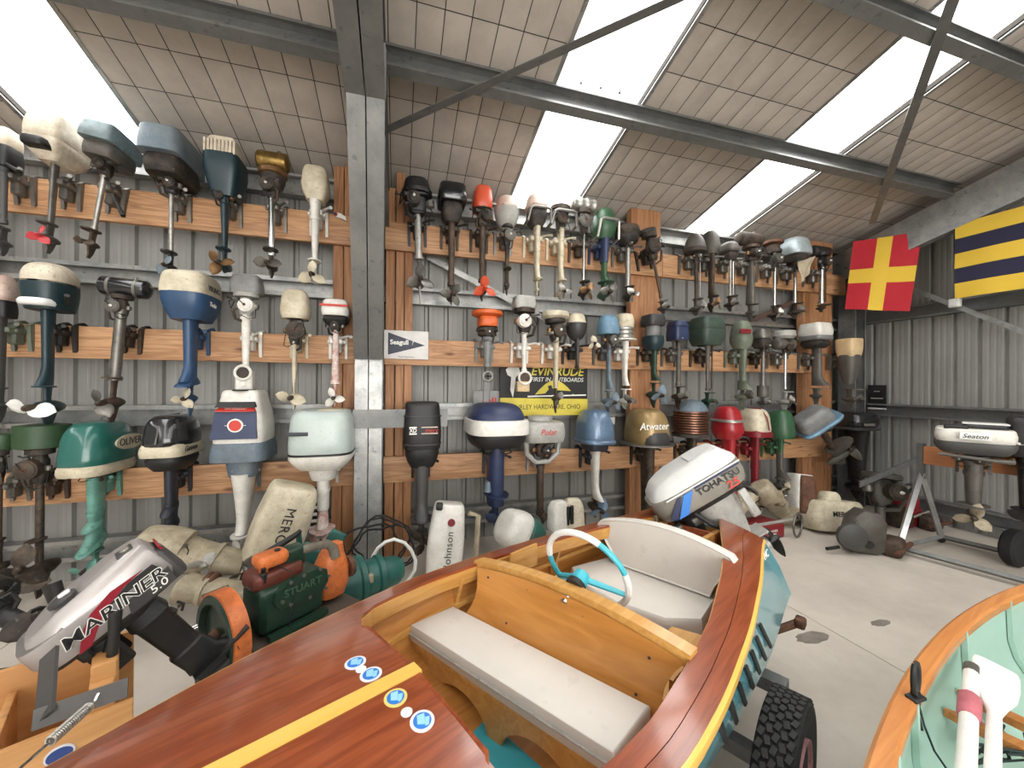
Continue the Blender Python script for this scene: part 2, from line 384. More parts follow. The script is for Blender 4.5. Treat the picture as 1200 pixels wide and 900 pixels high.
# ---------------------------------------------------------------- the timber racks
ZR = {1: 2.985, 2: 1.955, 3: .914}
HB = {1: .25, 2: .232, 3: .23}
def rack(label, rails, posts):
    r = empty('motor_rack', label, 'rack', (rails[0][1], YR, 0))
    for row, xa, xb in rails:
        h = HB[row]; mb = MB().rbox(((xb-xa)/2, 0, 0), (xb-xa, .045, h), .004)
        o = obj('rail', mb, pine, r, ang=30); o.location = (xa-rails[0][1], .0225, ZR[row]-h/2)
    for xa, xb, ya, zt in posts:
        mb = MB().rbox((0, 0, 0), (xb-xa, .09, zt), .004)
        o = obj('post', mb, pinev, r, ang=30); o.location = ((xa+xb)/2-rails[0][1], ya+.047, zt/2)
    return r
rack('three-rail pine rack on the wall left of the steel column', [(1, -3.6, -.36), (2, -3.6, -.36), (3, -3.6, -.36)], [(-.54, -.46, .045, 3.42), (-.455, -.36, .045, 3.44), (-2.95, -2.8, .045, 3.3)])
rack('three-rail pine rack on the wall right of the steel column', [(1, -.12, 2.74), (1, 2.745, 5.52), (2, -.12, 5.1), (3, -.12, 5.12)], [(-.11, -.035, .045, 3.3), (-.025, .045, .045, 3.45), (.05, .12, .045, 3.4), (2.38, 2.75, .045, 3.46), (4.86, 5.36, .045, 3.4)])
# ---------------------------------------------------------------- outboard motor builder
P = {}
def pm(k, *a, **kw): P[k] = mat(k, *a, **kw)
pm('cream_paint', '#d3c8b4', .5, 0, .4, '#7d6a55'); pm('white_paint', '#dedbd3', .4, 0, .22, '#857968'); pm('clean_white', '#e6e6e2', .3, 0, .08)
pm('grey_teal', '#6f8286', .45, 0, .4); pm('slate_blue', '#5d6d78', .5, 0, .4, '#8b8d8b'); pm('dark_teal', '#1b3036', .4, 0, .25, '#0f1a1c')
pm('deep_teal', '#1d343b', .4, 0, .2, '#101c20'); pm('royal_blue', '#2b496b', .4, 0, .25, '#1b2d40'); pm('navy', '#2b3656', .4, 0, .3, '#171b28'); pm('navy_dark', '#20242e', .45, 0, .3, '#3c3d40')
pm('sky_blue', '#6f93ab', .45, 0, .35, '#39474f'); pm('steel_blue', '#5f7791', .32, .15, .3, '#39434f', coat=.4); pm('grey_blue', '#63737f', .5, 0, .35)
pm('pale_seafoam', '#b3bdb9', .35, 0, .18, '#7d8a86'); pm('seafoam', '#64988a', .4, 0, .35, '#22302c', scale=7); pm('teal', '#235f56', .3, 0, .1, '#155248', coat=.4); pm('teal_old', '#1f5d55', .5, 0, .4)
pm('drum_green', '#2f4a2d', .5, 0, .35, '#1d2418'); pm('green', '#35573c', .4, 0, .25, '#20361f'); pm('forest', '#3a4a40', .5, 0, .4, '#202622'); pm('olive_grey', '#6c7565', .5, 0, .35); pm('dark_green', '#1f3a2e', .45, 0, .3, '#14211b')
pm('black_gloss', '#191a1d', .22, 0, .15, '#3a3734', coat=.5); pm('black', '#151516', .5, 0, .3, '#35312c'); pm('sooty', '#221f1d', .65, .2, .5, '#5c5046'); pm('dark_iron', '#2b2622', .6, .4, .5, '#6a5a4a')
pm('brown_iron', '#5a4a3e', .6, .4, .5, '#2c2520'); pm('grey_iron', '#635f59', .55, .4, .45, '#46413b'); pm('pewter', '#7d7a74', .42, .65, .45, '#504b45'); pm('aluminium', '#b1aea7', .36, .75, .4, '#6a655e'); pm('chrome', '#cfd0d0', .16, 1, .2, '#6b6660')
pm('brass', '#8a6f3c', .35, .8, .4, '#4b3a1f'); pm('bronze', '#8a6a47', .4, .7, .4, '#4d3928'); pm('gold', '#9d8459', .35, .35, .25, '#5c4a30'); pm('copper', '#8a6350', .32, .8, .4, '#3d2d26')
pm('red', '#9c1f26', .35, 0, .2, '#5f1a1a', coat=.3); pm('prop_red', '#c23a40', .4, 0, .1); pm('dark_red', '#7c1c24', .42, 0, .3, '#3a1214'); pm('orange', '#d8642c', .42, 0, .25, '#6b331a'); pm('orange_red', '#c94f30', .35, 0, .15)
pm('rust', '#6e4a37', .7, .2, .6, '#3b2a20'); pm('light_grey', '#a9a7a1', .45, .1, .35, '#6b665e'); pm('mid_grey', '#7f8080', .5, .1, .35); pm('dark_grey', '#4b4c4c', .5, .1, .35); pm('charcoal', '#333436', .45, .1, .3)
pm('beige', '#ada189', .5, 0, .4, '#5c5040'); pm('old_cream', '#cdc3ab', .45, 0, .35, '#75654c'); pm('pinkish', '#c7b3a6', .45, .1, .4, '#7b4a3a'); pm('silver', '#a19b98', .3, .3, 0, '#77736f'); pm('rubber', '#161616', .8, 0, .2, '#2c2b29')
pm('letter_black', '#16161a', .5, 0, 0); pm('letter_white', '#e8e6df', .5, 0, 0); pm('letter_red', '#c23a30', .5, 0, 0); pm('letter_navy', '#20284a', .5, 0, 0); pm('yellow', '#d8c64a', .5, 0, .12); pm('hose_white', '#dcdcd6', .4, 0, 0)
pm('tan', '#d3b78d', .45, 0, .2); pm('peel_red', '#d8cfc6', .5, 0, .6, '#a02a2a', scale=14); pm('silver_blue', '#a7b3b6', .4, .2, .25); pm('blue_accent', '#2f6a8f', .4, 0, .2)
def blade_mesh(r, pitch=.5, wide=.55):
    mb = MB(); nr, nc = 6, 5; top = []; bot = []
    for i in range(nr):
        t = i/(nr-1); rr = r*(.16+.84*t); ch = r*wide*math.sin(math.pi*(.18+.80*t))**.75*(1 if t < 1 else .35)
        ang = math.atan2(pitch, .35+t*1.1)
        for j in range(nc):
            u = j/(nc-1)-.5; cs = u*ch*2*.5
            x = rr; tz = cs*math.cos(ang); ty = cs*math.sin(ang)
            y_off = .10*r*t*t
            th = r*.035*(1-4*u*u)+.0008
            nx, ny = -math.sin(ang), math.cos(ang)
            top.append((x*math.cos(tz/max(rr, .01)) , ty+y_off+ny*th, x*math.sin(tz/max(rr, .01))))
            bot.append((x*math.cos(tz/max(rr, .01)) , ty+y_off-ny*th, x*math.sin(tz/max(rr, .01))))
    n = len(top); fs = []
    for i in range(nr-1):
        for j in range(nc-1):
            a = i*nc+j; fs.append((a, a+1, a+nc+1, a+nc)); fs.append((n+a, n+a+nc, n+a+nc+1, n+a+1))
        fs.append((i*nc, i*nc+nc, n+i*nc+nc, n+i*nc)); fs.append((i*nc+nc-1, n+i*nc+nc-1, n+i*nc+2*nc-1, i*nc+2*nc-1))
    a = (nr-1)*nc
    for j in range(nc-1): fs.append((a+j, a+j+1, n+a+j+1, n+a+j)); fs.append((j, n+j, n+j+1, j+1))
    mb.add(top+bot, fs); return mb
BL = {}
def propeller(parent, loc, r, nb, m, hubm, ph=0, label=None):
    hb = MB().lathe([(r*.05, -r*.42), (r*.15, -r*.3), (r*.2, 0), (r*.2, r*.3)], (0, 0, 0), 'y', 12)
    o = obj('propeller', hb, hubm, parent, label, loc=loc); o.rotation_euler = (0, R(ph), 0)
    for k in range(nb):
        key = (round(r, 3), m.name, nb)
        if key not in BL: BL[key] = blade_mesh(r, .5, .95 if nb == 2 else .8).mesh('blade', m, 60)
        link('blade', BL[key], o, rot=(0, 2*math.pi*k/nb, 0))
    return o
def powerhead(root, m, zt, zb, w_, l_, rnd, cy=0.0, cylm=None):
    h = zt-zb; cylm = cylm or rnd.choice((P['sooty'], P['dark_iron'], P['grey_iron'])); s = rnd.choice((-1, 1)); u = min(w_, h*1.6)
    obj('crankcase', MB().sell([(zb, w_*.36, l_*.36, 0, cy, 4), (zb+h*.2, w_*.5, l_*.45, 0, cy, 4), (zb+h*.62, w_*.5, l_*.45, 0, cy, 4), (zb+h*.7, w_*.4, l_*.36, 0, cy, 4), (zt, w_*.3, l_*.3, 0, cy, 3)], 16), m, root)
    fl = MB().lathe([(w_*.30, zt-h*.22), (w_*.43, zt-h*.20), (w_*.44, zt-h*.06), (w_*.40, zt-h*.02), (w_*.15, zt)], (0, cy, 0), 'z', 20)
    obj('flywheel', fl, m, root)
    zc = zb+h*.42; r0 = h*.22
    pr = []
    for k in range(7):
        y = -k*l_*.05; pr += [(r0*1.2, y), (r0*1.2, y-l_*.018), (r0*.85, y-l_*.024), (r0*.85, y-l_*.048)]
    pr += [(r0*.95, -l_*.36), (r0*.6, -l_*.40), (r0*.2, -l_*.41)]
    xo = rnd.choice((-.12, 0, .12))*w_
    cyl = obj('cylinder', MB().lathe(pr, (xo, cy-l_*.2, zc), 'y', 12), cylm, root)
    obj('spark_plug', MB().lathe([(r0*.22, 0), (r0*.26, -l_*.03), (r0*.16, -l_*.04), (r0*.14, -l_*.10), (r0*.06, -l_*.13)], (xo, cy-l_*.6, zc), 'y', 8), P['clean_white'] if rnd.random() < .6 else P['rust'], root)
    ca = MB().lathe([(u*.06, 0), (u*.12, u*.04), (u*.12, u*.2), (u*.07, u*.24)], (s*w_*.36, cy-l_*.12, zc-u*.12), 'z', 10)
    cb = obj('carburetor', ca, P['pewter'] if rnd.random() < .5 else P['bronze'], root)
    obj('intake_pipe', MB().tube([(s*w_*.15, cy-l_*.1, zc), (s*w_*.34, cy-l_*.12, zc), (s*w_*.46, cy-l_*.16, zc-h*.05)], u*.05, 8), P['grey_iron'], cb)
    obj('spark_plug_lead', MB().tube([(xo, cy-l_*.70, zc), (xo-s*w_*.2, cy-l_*.66, zc+h*.2), (-s*w_*.46, cy-l_*.4, zc+h*.15), (-s*w_*.5, cy-l_*.1, zc-h*.1), (-s*w_*.3, cy, zt-h*.1)], max(.003, w_*.018), 6), P['rubber'], root)
    obj('fuel_line', MB().tube([(s*w_*.36, cy-l_*.12, zc-u*.1), (s*w_*.40, cy-l_*.3, zb-h*.05), (s*w_*.2, cy-l_*.45, zb-h*.1), (-s*w_*.1, cy-l_*.3, zb+h*.05)], max(.003, w_*.016), 6), P['rubber'], root)
    obj('magneto_lever', MB().tube([(-s*w_*.2, cy, zt-h*.25), (-s*w_*.5, cy-l_*.1, zt-h*.28), (-s*w_*.62, cy-l_*.12, zt-h*.24)], [w_*.03, w_*.025, w_*.045], 8), P['black'], root)
    obj('exhaust_pipe', MB().tube([(-s*w_*.2, cy-l_*.34, zc-h*.1), (-s*w_*.34, cy-l_*.36, zc-h*.2), (-s*w_*.3, cy-l_*.2, zb-h*.1), (0, cy, zb-h*.2)], w_*.06, 8), P['brown_iron'] if rnd.random() < .5 else m, root)
    obj('starter_bracket', MB().rbox((-s*w_*.27, cy-l_*.25, zb+h*.66), (w_*.2, l_*.16, h*.14), .004), P['grey_iron'], root)
def cowl_secs(zt, zb, w_, l_, n=4, top=.9, bot=.92, dome=.2, flat=.55, cy=0, tilt=0, shift=0, mid=.5):
    h = zt-zb; out = []
    def s(z, k, kl=None): out.append((z, w_*k, l_*(kl or k), 0, cy+shift*(z-zb), n))
    s(zb, bot*.985); s(zb+h*.02, bot)
    zd = zt-dome*h
    for i in range(1, 4):
        t = i/3; s(zb+h*.02+(zd-zb-h*.02)*t, bot+(1-bot)*min(1, t/mid) if t < mid else 1+(top-1)*((t-mid)/(1-mid)))
    for i in range(1, 6):
        a = math.pi/2*i/5; s(zd+dome*h*math.sin(a), top*(flat+(1-flat)*math.cos(a)))
    return out, tilt
def cowl(root, name, m, zt, zb, w_, l_, label=None, **k):
    secs, tilt = cowl_secs(zt, zb, w_, l_, **k); mb = MB().sell(secs, 24)
    if tilt: mb.v = [(x, y, z+(tilt*(y-k.get('cy', 0)) if z > zb+(zt-zb)*.3 else 0)) for x, y, z in mb.v]
    return obj(name, mb, m, root, label)
def tank(root, m, zc, wx, r, straps=None, cy=0, n=16, ribs=0):
    mb = MB(); pr = [(r*.3, -wx/2-r*.12), (r*.75, -wx/2-r*.05), (r*.97, -wx/2+r*.12), (r, -wx/2+r*.2)]
    if ribs:
        for i in range(ribs):
            x = -wx/2+r*.2+(wx-r*.4)*(i+.5)/ribs; d = (wx-r*.4)/ribs*.2; pr += [(r, x-d*2), (r*.93, x-d), (r*.93, x+d), (r, x+d*2)]
    pr += [(a, -b) for a, b in reversed(pr[:4])]
    mb.lathe(pr, (0, cy, zc), 'x', n); t = obj('fuel_tank', mb, m, root)
    mb = MB().lathe([(r*.22, 0), (r*.22, r*.2), (r*.12, r*.26)], (wx*.2, cy, zc+r*.95), 'z', 10); obj('filler_cap', mb, P['pewter'], t)
    if straps:
        for x in (-.28, .28): obj('strap', MB().lathe([(r*1.03, -r*.13), (r*1.03, r*.13)], (x*wx, cy, zc), 'x', n), straps, t)
    return t
def clampset(root, m, wd, zr, hb, off, yo=0):
    # off: distance from leg axis to the rail face (towards +y)
    mb = MB()
    mb.rbox((0, off*.45, zr-hb*.26), (wd*.8, off*.9, hb*.16), .01).rbox((0, off*.62, zr-hb*.34), (wd*.5, off*.5, hb*.62), .012).tube([(wd*.25, off*.5, zr-hb*.1), (wd*.75, off*.2, zr-hb*.05), (wd*.95, -off*.05, zr-hb*.1)], [.011, .009, .013], 8).tube([(-wd*.55, off*.35, zr-hb*.26), (wd*.55, off*.35, zr-hb*.26)], .014, 8)
    b = obj('swivel_bracket', mb, m, root)
    for s in (-1, 1):
        x = s*wd/2
        pr = [(off-.004, zr+.012), (off+.05, zr+.03), (off+.095, zr+.012), (off+.10, zr-hb*.42), (off+.082, zr-hb*.42), (off+.078, zr-.0), (off+.06, zr+.008), (off-.002, zr+.004), (off-.002, zr-hb*.78), (off-.02, zr-hb*.84), (off-.032, zr-hb*.5), (off-.036, zr-hb*.05)]
        obj('clamp_jaw', MB().loft([[Vector((x+a, y, z)) for y, z in pr] for a in (-.011, .011)]), m, b)
        obj('clamp_screw', MB().tube([(x, off+.09, zr-hb*.3), (x, off+.15, zr-hb*.3)], .008, 8).tube([(x-.035, off+.15, zr-hb*.3), (x+.035, off+.15, zr-hb*.3)], .006, 6), P['pewter'], b)
def motor(label, px, row=None, cowls=(), leg=None, low=None, clamp='pewter', lean=0, yaw=0, power=None, tiller=None, group=None, off=.17, mw=None, k=None, yref=None, tubes=(), extras=None, seed=None, name='outboard_motor', cosn=None, cat='outboard motor', gdepth=None):
    """px = leg-axis column; every vertical measure is the photo row of that feature, turned into metres at the motor's own distance."""
    rnd = random.Random(seed if seed is not None else label)
    if mw is None:
        for it in (0, 1):
            yl = YR-off; p0 = at(px, 450, Y=yl); d = p0.dot(FW)-CAMH*FW.z; k = d/452
            u_ = (px-600)/452; ax_ = Vector((math.cos(R(yaw)), math.sin(R(yaw)), 0)); ay_ = Vector((-math.sin(R(yaw)), math.cos(R(yaw)), 0))
            fa_, fb_ = abs(ax_.dot(RT)-u_*ax_.dot(FW)), abs(ay_.dot(RT)-u_*ay_.dot(FW))
            if it == 0:      # a cowl that hangs below the rail top must clear the rail face
                for cdef in cowls:
                    o = cdef[5] if len(cdef) > 5 else {}
                    if cdef[0] in ('tank', 'handle') or at(px, cdef[3], Y=yl).z > ZR[row]: continue
                    ra = o.get('r', 1.2) if cdef[0] == 'box' else 1
                    l_ = cdef[4]*k/(fa_**1.3+(ra*fb_)**1.3)**(1/1.3)*ra
                    off = max(off, min(.36, l_*.48+o.get('cy', .02)+.012))
        X = p0.x
        zroot = ZR[row]
        root = empty(name, label, cat, (X, yl, zroot))
        phi = math.atan2(X, yl)+R(yaw)
        root.rotation_euler = (0, R(lean), R(yaw))
        cosn = 1/math.hypot(fa_, fb_)
        S = lambda y: at(px, y, Y=yl).z-zroot
        zr = 0; hb = HB[row]
    else:
        root = empty(name, label, cat, mw=mw); phi = 0; cosn = 1; fa_, fb_ = 1, 0
        S = lambda y: (yref-y)*k
        zr = None
    cph, sph = abs(math.cos(phi)), abs(math.sin(phi))
    def W(wp, r=1, p=1.3): return wp*k/(fa_**p+(r*fb_)**p)**(1/p)
    r_ = dict(root=root, S=S, W=W, k=k)
    if group: root['group'] = group
    for cdef in cowls:
        kind, m, yt, yb, wp = cdef[:5]; o = dict(cdef[5]) if len(cdef) > 5 else {}
        m = P[m]; nm = o.pop('name', None); ra = o.pop('r', 1.2); cyo = o.pop('cy', .02); lb = o.pop('label', None)
        ww = W(wp, ra)
        if kind == 'box': r_[nm or 'cowl'] = cowl(root, nm or 'cowl', m, S(yt), S(yb), ww, ww*ra, lb, cy=cyo, **o)
        elif kind == 'tank': tank(root, m, (S(yt)+S(yb))/2, W(wp, .4), (S(yt)-S(yb))/2, P[o['straps']] if 'straps' in o else None, cyo, ribs=o.get('ribs', 0))
        elif kind == 'disc':
            zt, zb = S(yt), S(yb); h = zt-zb; rr = W(wp, 1, 2)/2; rim = o.get('rim', .2)
            mb = MB().lathe([(rr*.8, zb), (rr, zb+h*rim), (rr, zt-h*rim), (rr*.93, zt-h*.08), (rr*.55, zt), (rr*.2, zt)], (0, cyo, 0), 'z', 24); obj(nm or 'flywheel', mb, m, root, lb)
        elif kind == 'dome':
            zt, zb = S(yt), S(yb); h = zt-zb; rr = W(wp, 1, 2)/2; inv = o.get('inv')
            pr = [(rr*math.cos(math.pi/2*i/7)+.002, h*math.sin(math.pi/2*i/7)) for i in range(8)]
            if inv: pr = [(a, h-b) for a, b in reversed(pr)]
            mb = MB().lathe(pr, (0, cyo, zb), 'z', 24); obj(nm or 'cowl', mb, m, root, lb)
        elif kind == 'ribs':
            zt, zb = S(yt), S(yb); rr = W(wp, 1, 2)/2; n = o.get('n', 8); mb = MB(); h = (zt-zb)/n
            for i in range(n): mb.lathe([(rr*.9, i*h), (rr, i*h+h*.25), (rr, i*h+h*.75), (rr*.9, (i+1)*h)], (0, cyo, zb), 'z', 24)
            obj(nm or 'recoil_housing', mb, m, root, lb)
        elif kind == 'handle':
            zt, zb = S(yt), S(yb); ww = W(wp, .3)
            mb = MB().tube([(-ww/2, cyo, zb), (-ww/2, cyo-.10, zb+.01), (-ww*.42, cyo-.13, zt-.01), (-ww*.3, cyo-.14, zt), (ww*.3, cyo-.14, zt), (ww*.42, cyo-.13, zt-.01), (ww/2, cyo-.10, zb+.01), (ww/2, cyo, zb)], ww*.06, 8); obj('carry_handle', mb, m, root)
    if power:
        m, yt, yb, wp = power[:4]; powerhead(root, P[m], S(yt), S(yb), W(wp, 1), W(wp, 1), rnd, 0.0, P[power[4]] if len(power) > 4 else None)
    lx = 0
    if leg:
        kind, m, yt, yb, w0, w1 = leg[:6]; o = leg[6] if len(leg) > 6 else {}
        m = P[m]; zt, zb = S(yt), S(yb)
        if kind == 'tube':
            r0, r1 = w0*k*cosn/2, w1*k*cosn/2
            mb = MB().lathe([(r0*1.25, zt+.005), (r0*1.25, zt-.03), (r0, zt-.032), (r1, zb+.03), (r1*1.3, zb+.028), (r1*1.3, zb)], (0, 0, 0), 'z', 14); obj('drive_shaft_tube', mb, m, root)
            if o.get('twin'):
                mb = MB().tube([(r0*2.4, .0, zt), (r0*2.4, 0, zb+.03), (r0*.6, 0, zb)], r0*.35, 8); obj('water_pipe', mb, P[o['twin']], root)
        else:
            ra = o.get('r', 1.7); fl = o.get('flare', 0); a0, a1 = W(w0, ra), W(w1, ra); l0, l1 = a0*ra, a1*ra; secs = []
            for i in range(9):
                t = i/8; e = t**.8
                ww = a0+(a1-a0)*e; ll = l0+(l1-l0)*e; fy = 0
                if fl and t > .72: q = (t-.72)/.28; ll += fl*l1*q*q; fy = -fl*l1*.5*q*q; ww *= 1+.25*q
                secs.append((zt+(zb-zt)*t, ww, ll, 0, fy, 2.6))
            mb = MB().sell(secs, 16); obj('leg', mb, m, root)
            if o.get('collar'):
                zc = zt+(zb-zt)*o['collar']; ww = a0+(a1-a0)*o['collar']; mb = MB().sell([(zc-.012, ww*1.12, ww*ra*1.1, 0, 0, 2.6), (zc+.012, ww*1.12, ww*ra*1.1, 0, 0, 2.6)], 16); obj('collar', mb, m, root)
    if low:
        m, yp, wp, yq, rp_, nb, pmn, ysk = low[:8]; o = low[8] if len(low) > 8 else {}
        m = P[m]; zp, zq, zs = S(yp), S(yq), S(ysk); rr = rp_*k*cosn*1.15; pl = W(wp, 1.5)*1.1
        wl = max(.024, pl*.32); L_ = max(.12, pl*1.2)
        if not o.get('noplate'):
            mb = MB(); n = 14; out = [(pl/2*math.cos(2*math.pi*i/n), -L_*.12+L_*.62*math.sin(2*math.pi*i/n)*(1.15 if math.sin(2*math.pi*i/n) < 0 else .7)) for i in range(n)]
            mb.plate(out, zp-.006, zp+.004); obj('cavitation_plate', mb, P[o.get('plate')] if o.get('plate') else m, root)
        rg = max(.016, min(.05, rr*.36)); Lg = rr*1.5+.03
        mb = MB().sell([(zp, wl, L_*.5, 0, 0, 2.2), ((zp+zq)/2, wl*.8, L_*.42, 0, 0, 2.2), (zq, wl*.8, L_*.45, 0, 0, 2.2)], 14)
        mb.lathe([(rg*.1, Lg*.62), (rg*.55, Lg*.52), (rg*.95, Lg*.25), (rg, 0), (rg*.85, -Lg*.3), (rg*.6, -Lg*.42)], (0, 0, zq), 'y', 14)
        g_ = obj('gearcase', mb, m, root)
        if zs < zq-rg:
            mb = MB().loft([[Vector((s*a, y, z)) for s, y in ((-1, y0), (1, y0), (1, y1), (-1, y1))] for z, y0, y1, a in ((zq-rg*.5, -Lg*.25, Lg*.35, .006), (zs+(zq-zs)*.3, -Lg*.12, Lg*.2, .005), (zs, -.02, Lg*.05, .003))])
            obj('skeg', mb, m, root)
        if nb: propeller(root, (0, -Lg*.42-rr*.3, zq), rr, nb, P[pmn], P[o.get('hub', 'dark_iron')], o.get('ph', rnd.uniform(0, 120)), o.get('plabel'))
    if zr is not None and clamp:
        clampset(root, P[clamp], max(.09, min(.17, W(20, .5))), 0, hb, off)
    if tiller:
        x0, y0, x1, y1, m = tiller; kk = k*cosn
        p = [((x0-px)*kk if px else x0*k, -.03, S(y0)), ((x0*.5+x1*.5-px)*kk if px else (x0+x1)*k/2, -.07, (S(y0)+S(y1))/2), ((x1-px)*kk if px else x1*k, -.10, S(y1))]
        mb = MB().tube(p, [.009, .010, .014], 8); obj('tiller_handle', mb, P[m], root)
    for pts, rad, m, nm in tubes:
        mb = MB().tube([((x-(px or 0))*k*cosn, y, S(z)) for x, y, z in pts], rad*k, 8); obj(nm, mb, P[m], root)
    if extras: extras(r_)
    return root
# ---------------------------------------------------------------- motors on the left rack
def ringmb(r, t, c): return MB().tube([Vector(c)+Vector((r*math.cos(R(a)), 0, r*math.sin(R(a)))) for a in range(0, 361, 20)], t, 8, False)
def skirt(d, m, y, wpx, ln, drop=.35, fwd=.35):
    w_ = d['W'](wpx, 1.7); l_ = w_*ln; z = d['S'](y)
    mb = MB().sell([(z-.008, w_, l_, 0, -l_*(.5-fwd), 2.4), (z+.004, w_*.97, l_*.97, 0, -l_*(.5-fwd), 2.4), (z+.035, w_*.55, l_*.6, 0, -l_*(.35-fwd), 2.4)], 18)
    mb.v = [(x, yy, zz+drop*yy) for x, yy, zz in mb.v]; obj('exhaust_skirt', mb, P[m], d['root'])
FA = (R(90), 0, 0); SA = (R(90), 0, R(90))
def ftext(s, py, size, m, wp, l=1.2, dx=0, dy=.0, **kw):
    def fn(d): text(s, size*d['k'], P[m], d['root'], (dx*d['k'], -d['W'](wp, l)*l/2+.02-.004+dy, d['S'](py)), FA, **kw)
    return fn
def stext(s, py, size, m, wp, l=1.2, dx=.0, y=0, **kw):
    def fn(d): text(s, size*d['k'], P[m], d['root'], (d['W'](wp, l)/2+.003+dx, y, d['S'](py)), SA, **kw)
    return fn
def badge(px, z0, z1, wpx, m, wp, l, name='badge', face='f', th=.004, dx=0, y=0, lbl=None, n=5):
    def fn(d):
        k = d['k']; h = d['S'](z0)-d['S'](z1); zc = (d['S'](z0)+d['S'](z1))/2; ww = wpx*k
        W_ = d['W'](wp, l)
        if face == 'f': c = (px*k, -W_*l/2+.02-th/2+dx, zc); dm = (ww, th*2, h)
        else: c = (W_/2+th/2+dx, y, zc); dm = (th*2, ww, h)
        obj(name, MB().rbox(c, dm, .004), P[m], d['root'], lbl)
    return fn
def many(*fs):
    def fn(d):
        for f in fs: f(d)
    return fn
G1 = None
# top rail
motor('black and cream outboard cut off by the left edge, top rail', 2, 1, [('box', 'cream_paint', 150, 172, 44, dict(r=1.5, dome=.3)), ('box', 'black', 170, 196, 46, dict(r=1.4, name='lower_cowl', dome=.1))], ('tube', 'dark_grey', 196, 262, 12, 10), ('dark_grey', 268, 26, 285, 14, 2, 'dark_iron', 300), tiller=(8, 192, 46, 206, 'black'))
motor('cream boxy-cowled outboard with a bright red propeller on the top rail', 62, 1, [('box', 'cream_paint', 142, 172, 82, dict(r=1.7, n=6, dome=.2, flat=.9, bot=.98, top=.9)), ('box', 'cream_paint', 170, 193, 80, dict(r=1.7, n=6, name='cowl_underside', dome=.05, flat=.95, bot=.55, top=1)), ('box', 'black', 176, 186, 40, dict(r=1, name='air_intake', cy=-.14))], ('fair', 'pewter', 192, 266, 13, 10), ('grey_iron', 264, 27, 281, 17, 3, 'prop_red', 298, dict(hub='prop_red', plabel='bright red propeller')), lean=3)
motor('grey-teal angular outboard with leaning chrome leg above the domed one', 120, 1, [('box', 'grey_teal', 153, 174, 74, dict(r=1.85, n=8, dome=.25, flat=.88, top=.92, bot=.98)), ('box', 'grey_iron', 172, 190, 68, dict(r=1.5, name='cowl_underside', dome=.05, flat=.9))], ('tube', 'aluminium', 203, 272, 9, 7), ('brown_iron', 273, 28, 288, 13, 2, 'brown_iron', 305), power=('sooty', 184, 206, 44), lean=8, tiller=(140, 226, 170, 252, 'black'))
motor('slate-blue outboard with open-bottomed cowl and thin chrome leg, top rail', 199, 1, [('box', 'slate_blue', 162, 192, 78, dict(r=1.8, n=6, dome=.25, flat=.88, top=.94, bot=1)), ('box', 'sooty', 190, 212, 70, dict(r=1.6, name='cowl_underside', dome=.05, flat=.9))], ('tube', 'aluminium', 224, 298, 7, 6), ('charcoal', 297, 22, 314, 14, 2, 'slate_blue', 324), power=('black', 205, 228, 40))
motor('outboard with ribbed cream cowl top over dark teal body', 262, 1, [('box', 'deep_teal', 186, 232, 52, dict(r=1.2, n=6, dome=.05, flat=.95, top=1, bot=.62, name='lower_cowl')), ('box', 'cream_paint', 166, 194, 46, dict(r=1.2, n=7, dome=.12, flat=.9, top=.86, bot=1))], ('fair', 'deep_teal', 228, 296, 15, 7), ('deep_teal', 293, 20, 312, 17, 3, 'bronze', 320, dict(plabel='brown propeller')), power=('black', 222, 240, 30), extras=lambda d: [obj('louvre', MB().rbox((i*3.6*d['k'], -d['W'](46)*.6*.95+.02, d['S'](180)), (2.2*d['k'], .02, 15*d['k']), .002), P['cream_paint'], d['root']) for i in range(-4, 5)])
motor('outboard with round brass fuel tank and chrome shaft on the top rail', 317, 1, [('tank', 'brass', 177, 199, 38, dict(straps='brass')), ('disc', 'bronze', 198, 206, 36), ('dome', 'sooty', 206, 226, 30, dict(inv=1, name='flywheel_housing'))], ('tube', 'chrome', 224, 300, 8, 8), ('dark_iron', 294, 20, 312, 15, 2, 'pewter', 326, dict(plabel='grey propeller')), power=('sooty', 204, 232, 30))
motor('all-cream slim outboard next to the column on the top rail', 368, 1, [('box', 'old_cream', 197, 236, 37, dict(r=1.1, n=4, dome=.35, flat=.7, bot=.62)), ('box', 'sooty', 224, 242, 14, dict(r=1.6, name='powerhead', dome=.05, flat=.9))], ('fair', 'white_paint', 236, 308, 15, 7, dict(collar=.3)), ('white_paint', 307, 17, 326, 16, 3, 'old_cream', 330), clamp='white_paint')
# middle rail
motor('cream-cowled motor cut off by the left edge, middle rail', 0, 2, [('box', 'pinkish', 322, 352, 44, dict(r=1.3, n=3, dome=.6, flat=.4)), ('box', 'black', 350, 372, 38, dict(r=1.2, name='lower_cowl'))], ('fair', 'dark_grey', 370, 455, 20, 14), ('dark_grey', 455, 30, 475, 16, 2, 'dark_iron', 495), clamp='olive_grey')
motor('big teal outboard with cream domed lid and white rim band', 56, 2, [('box', 'dark_teal', 330, 364, 80, dict(r=1.25, n=2.8, dome=.05, flat=.95, top=1, bot=.86, name='lower_cowl')), ('box', 'cream_paint', 309, 334, 80, dict(r=1.25, n=2.8, dome=.75, flat=.35, top=1, bot=1)), ('box', 'clean_white', 353, 361, 70, dict(r=1.5, n=3, dome=.1, flat=.9, name='rim_band', cy=-.03))], ('fair', 'deep_teal', 362, 452, 22, 16, dict(flare=.9)), ('deep_teal', 453, 34, 477, 30, 2, 'clean_white', 502, dict(ph=12, plabel='white two-bladed propeller')), clamp='black', tiller=(88, 356, 100, 348, 'black'))
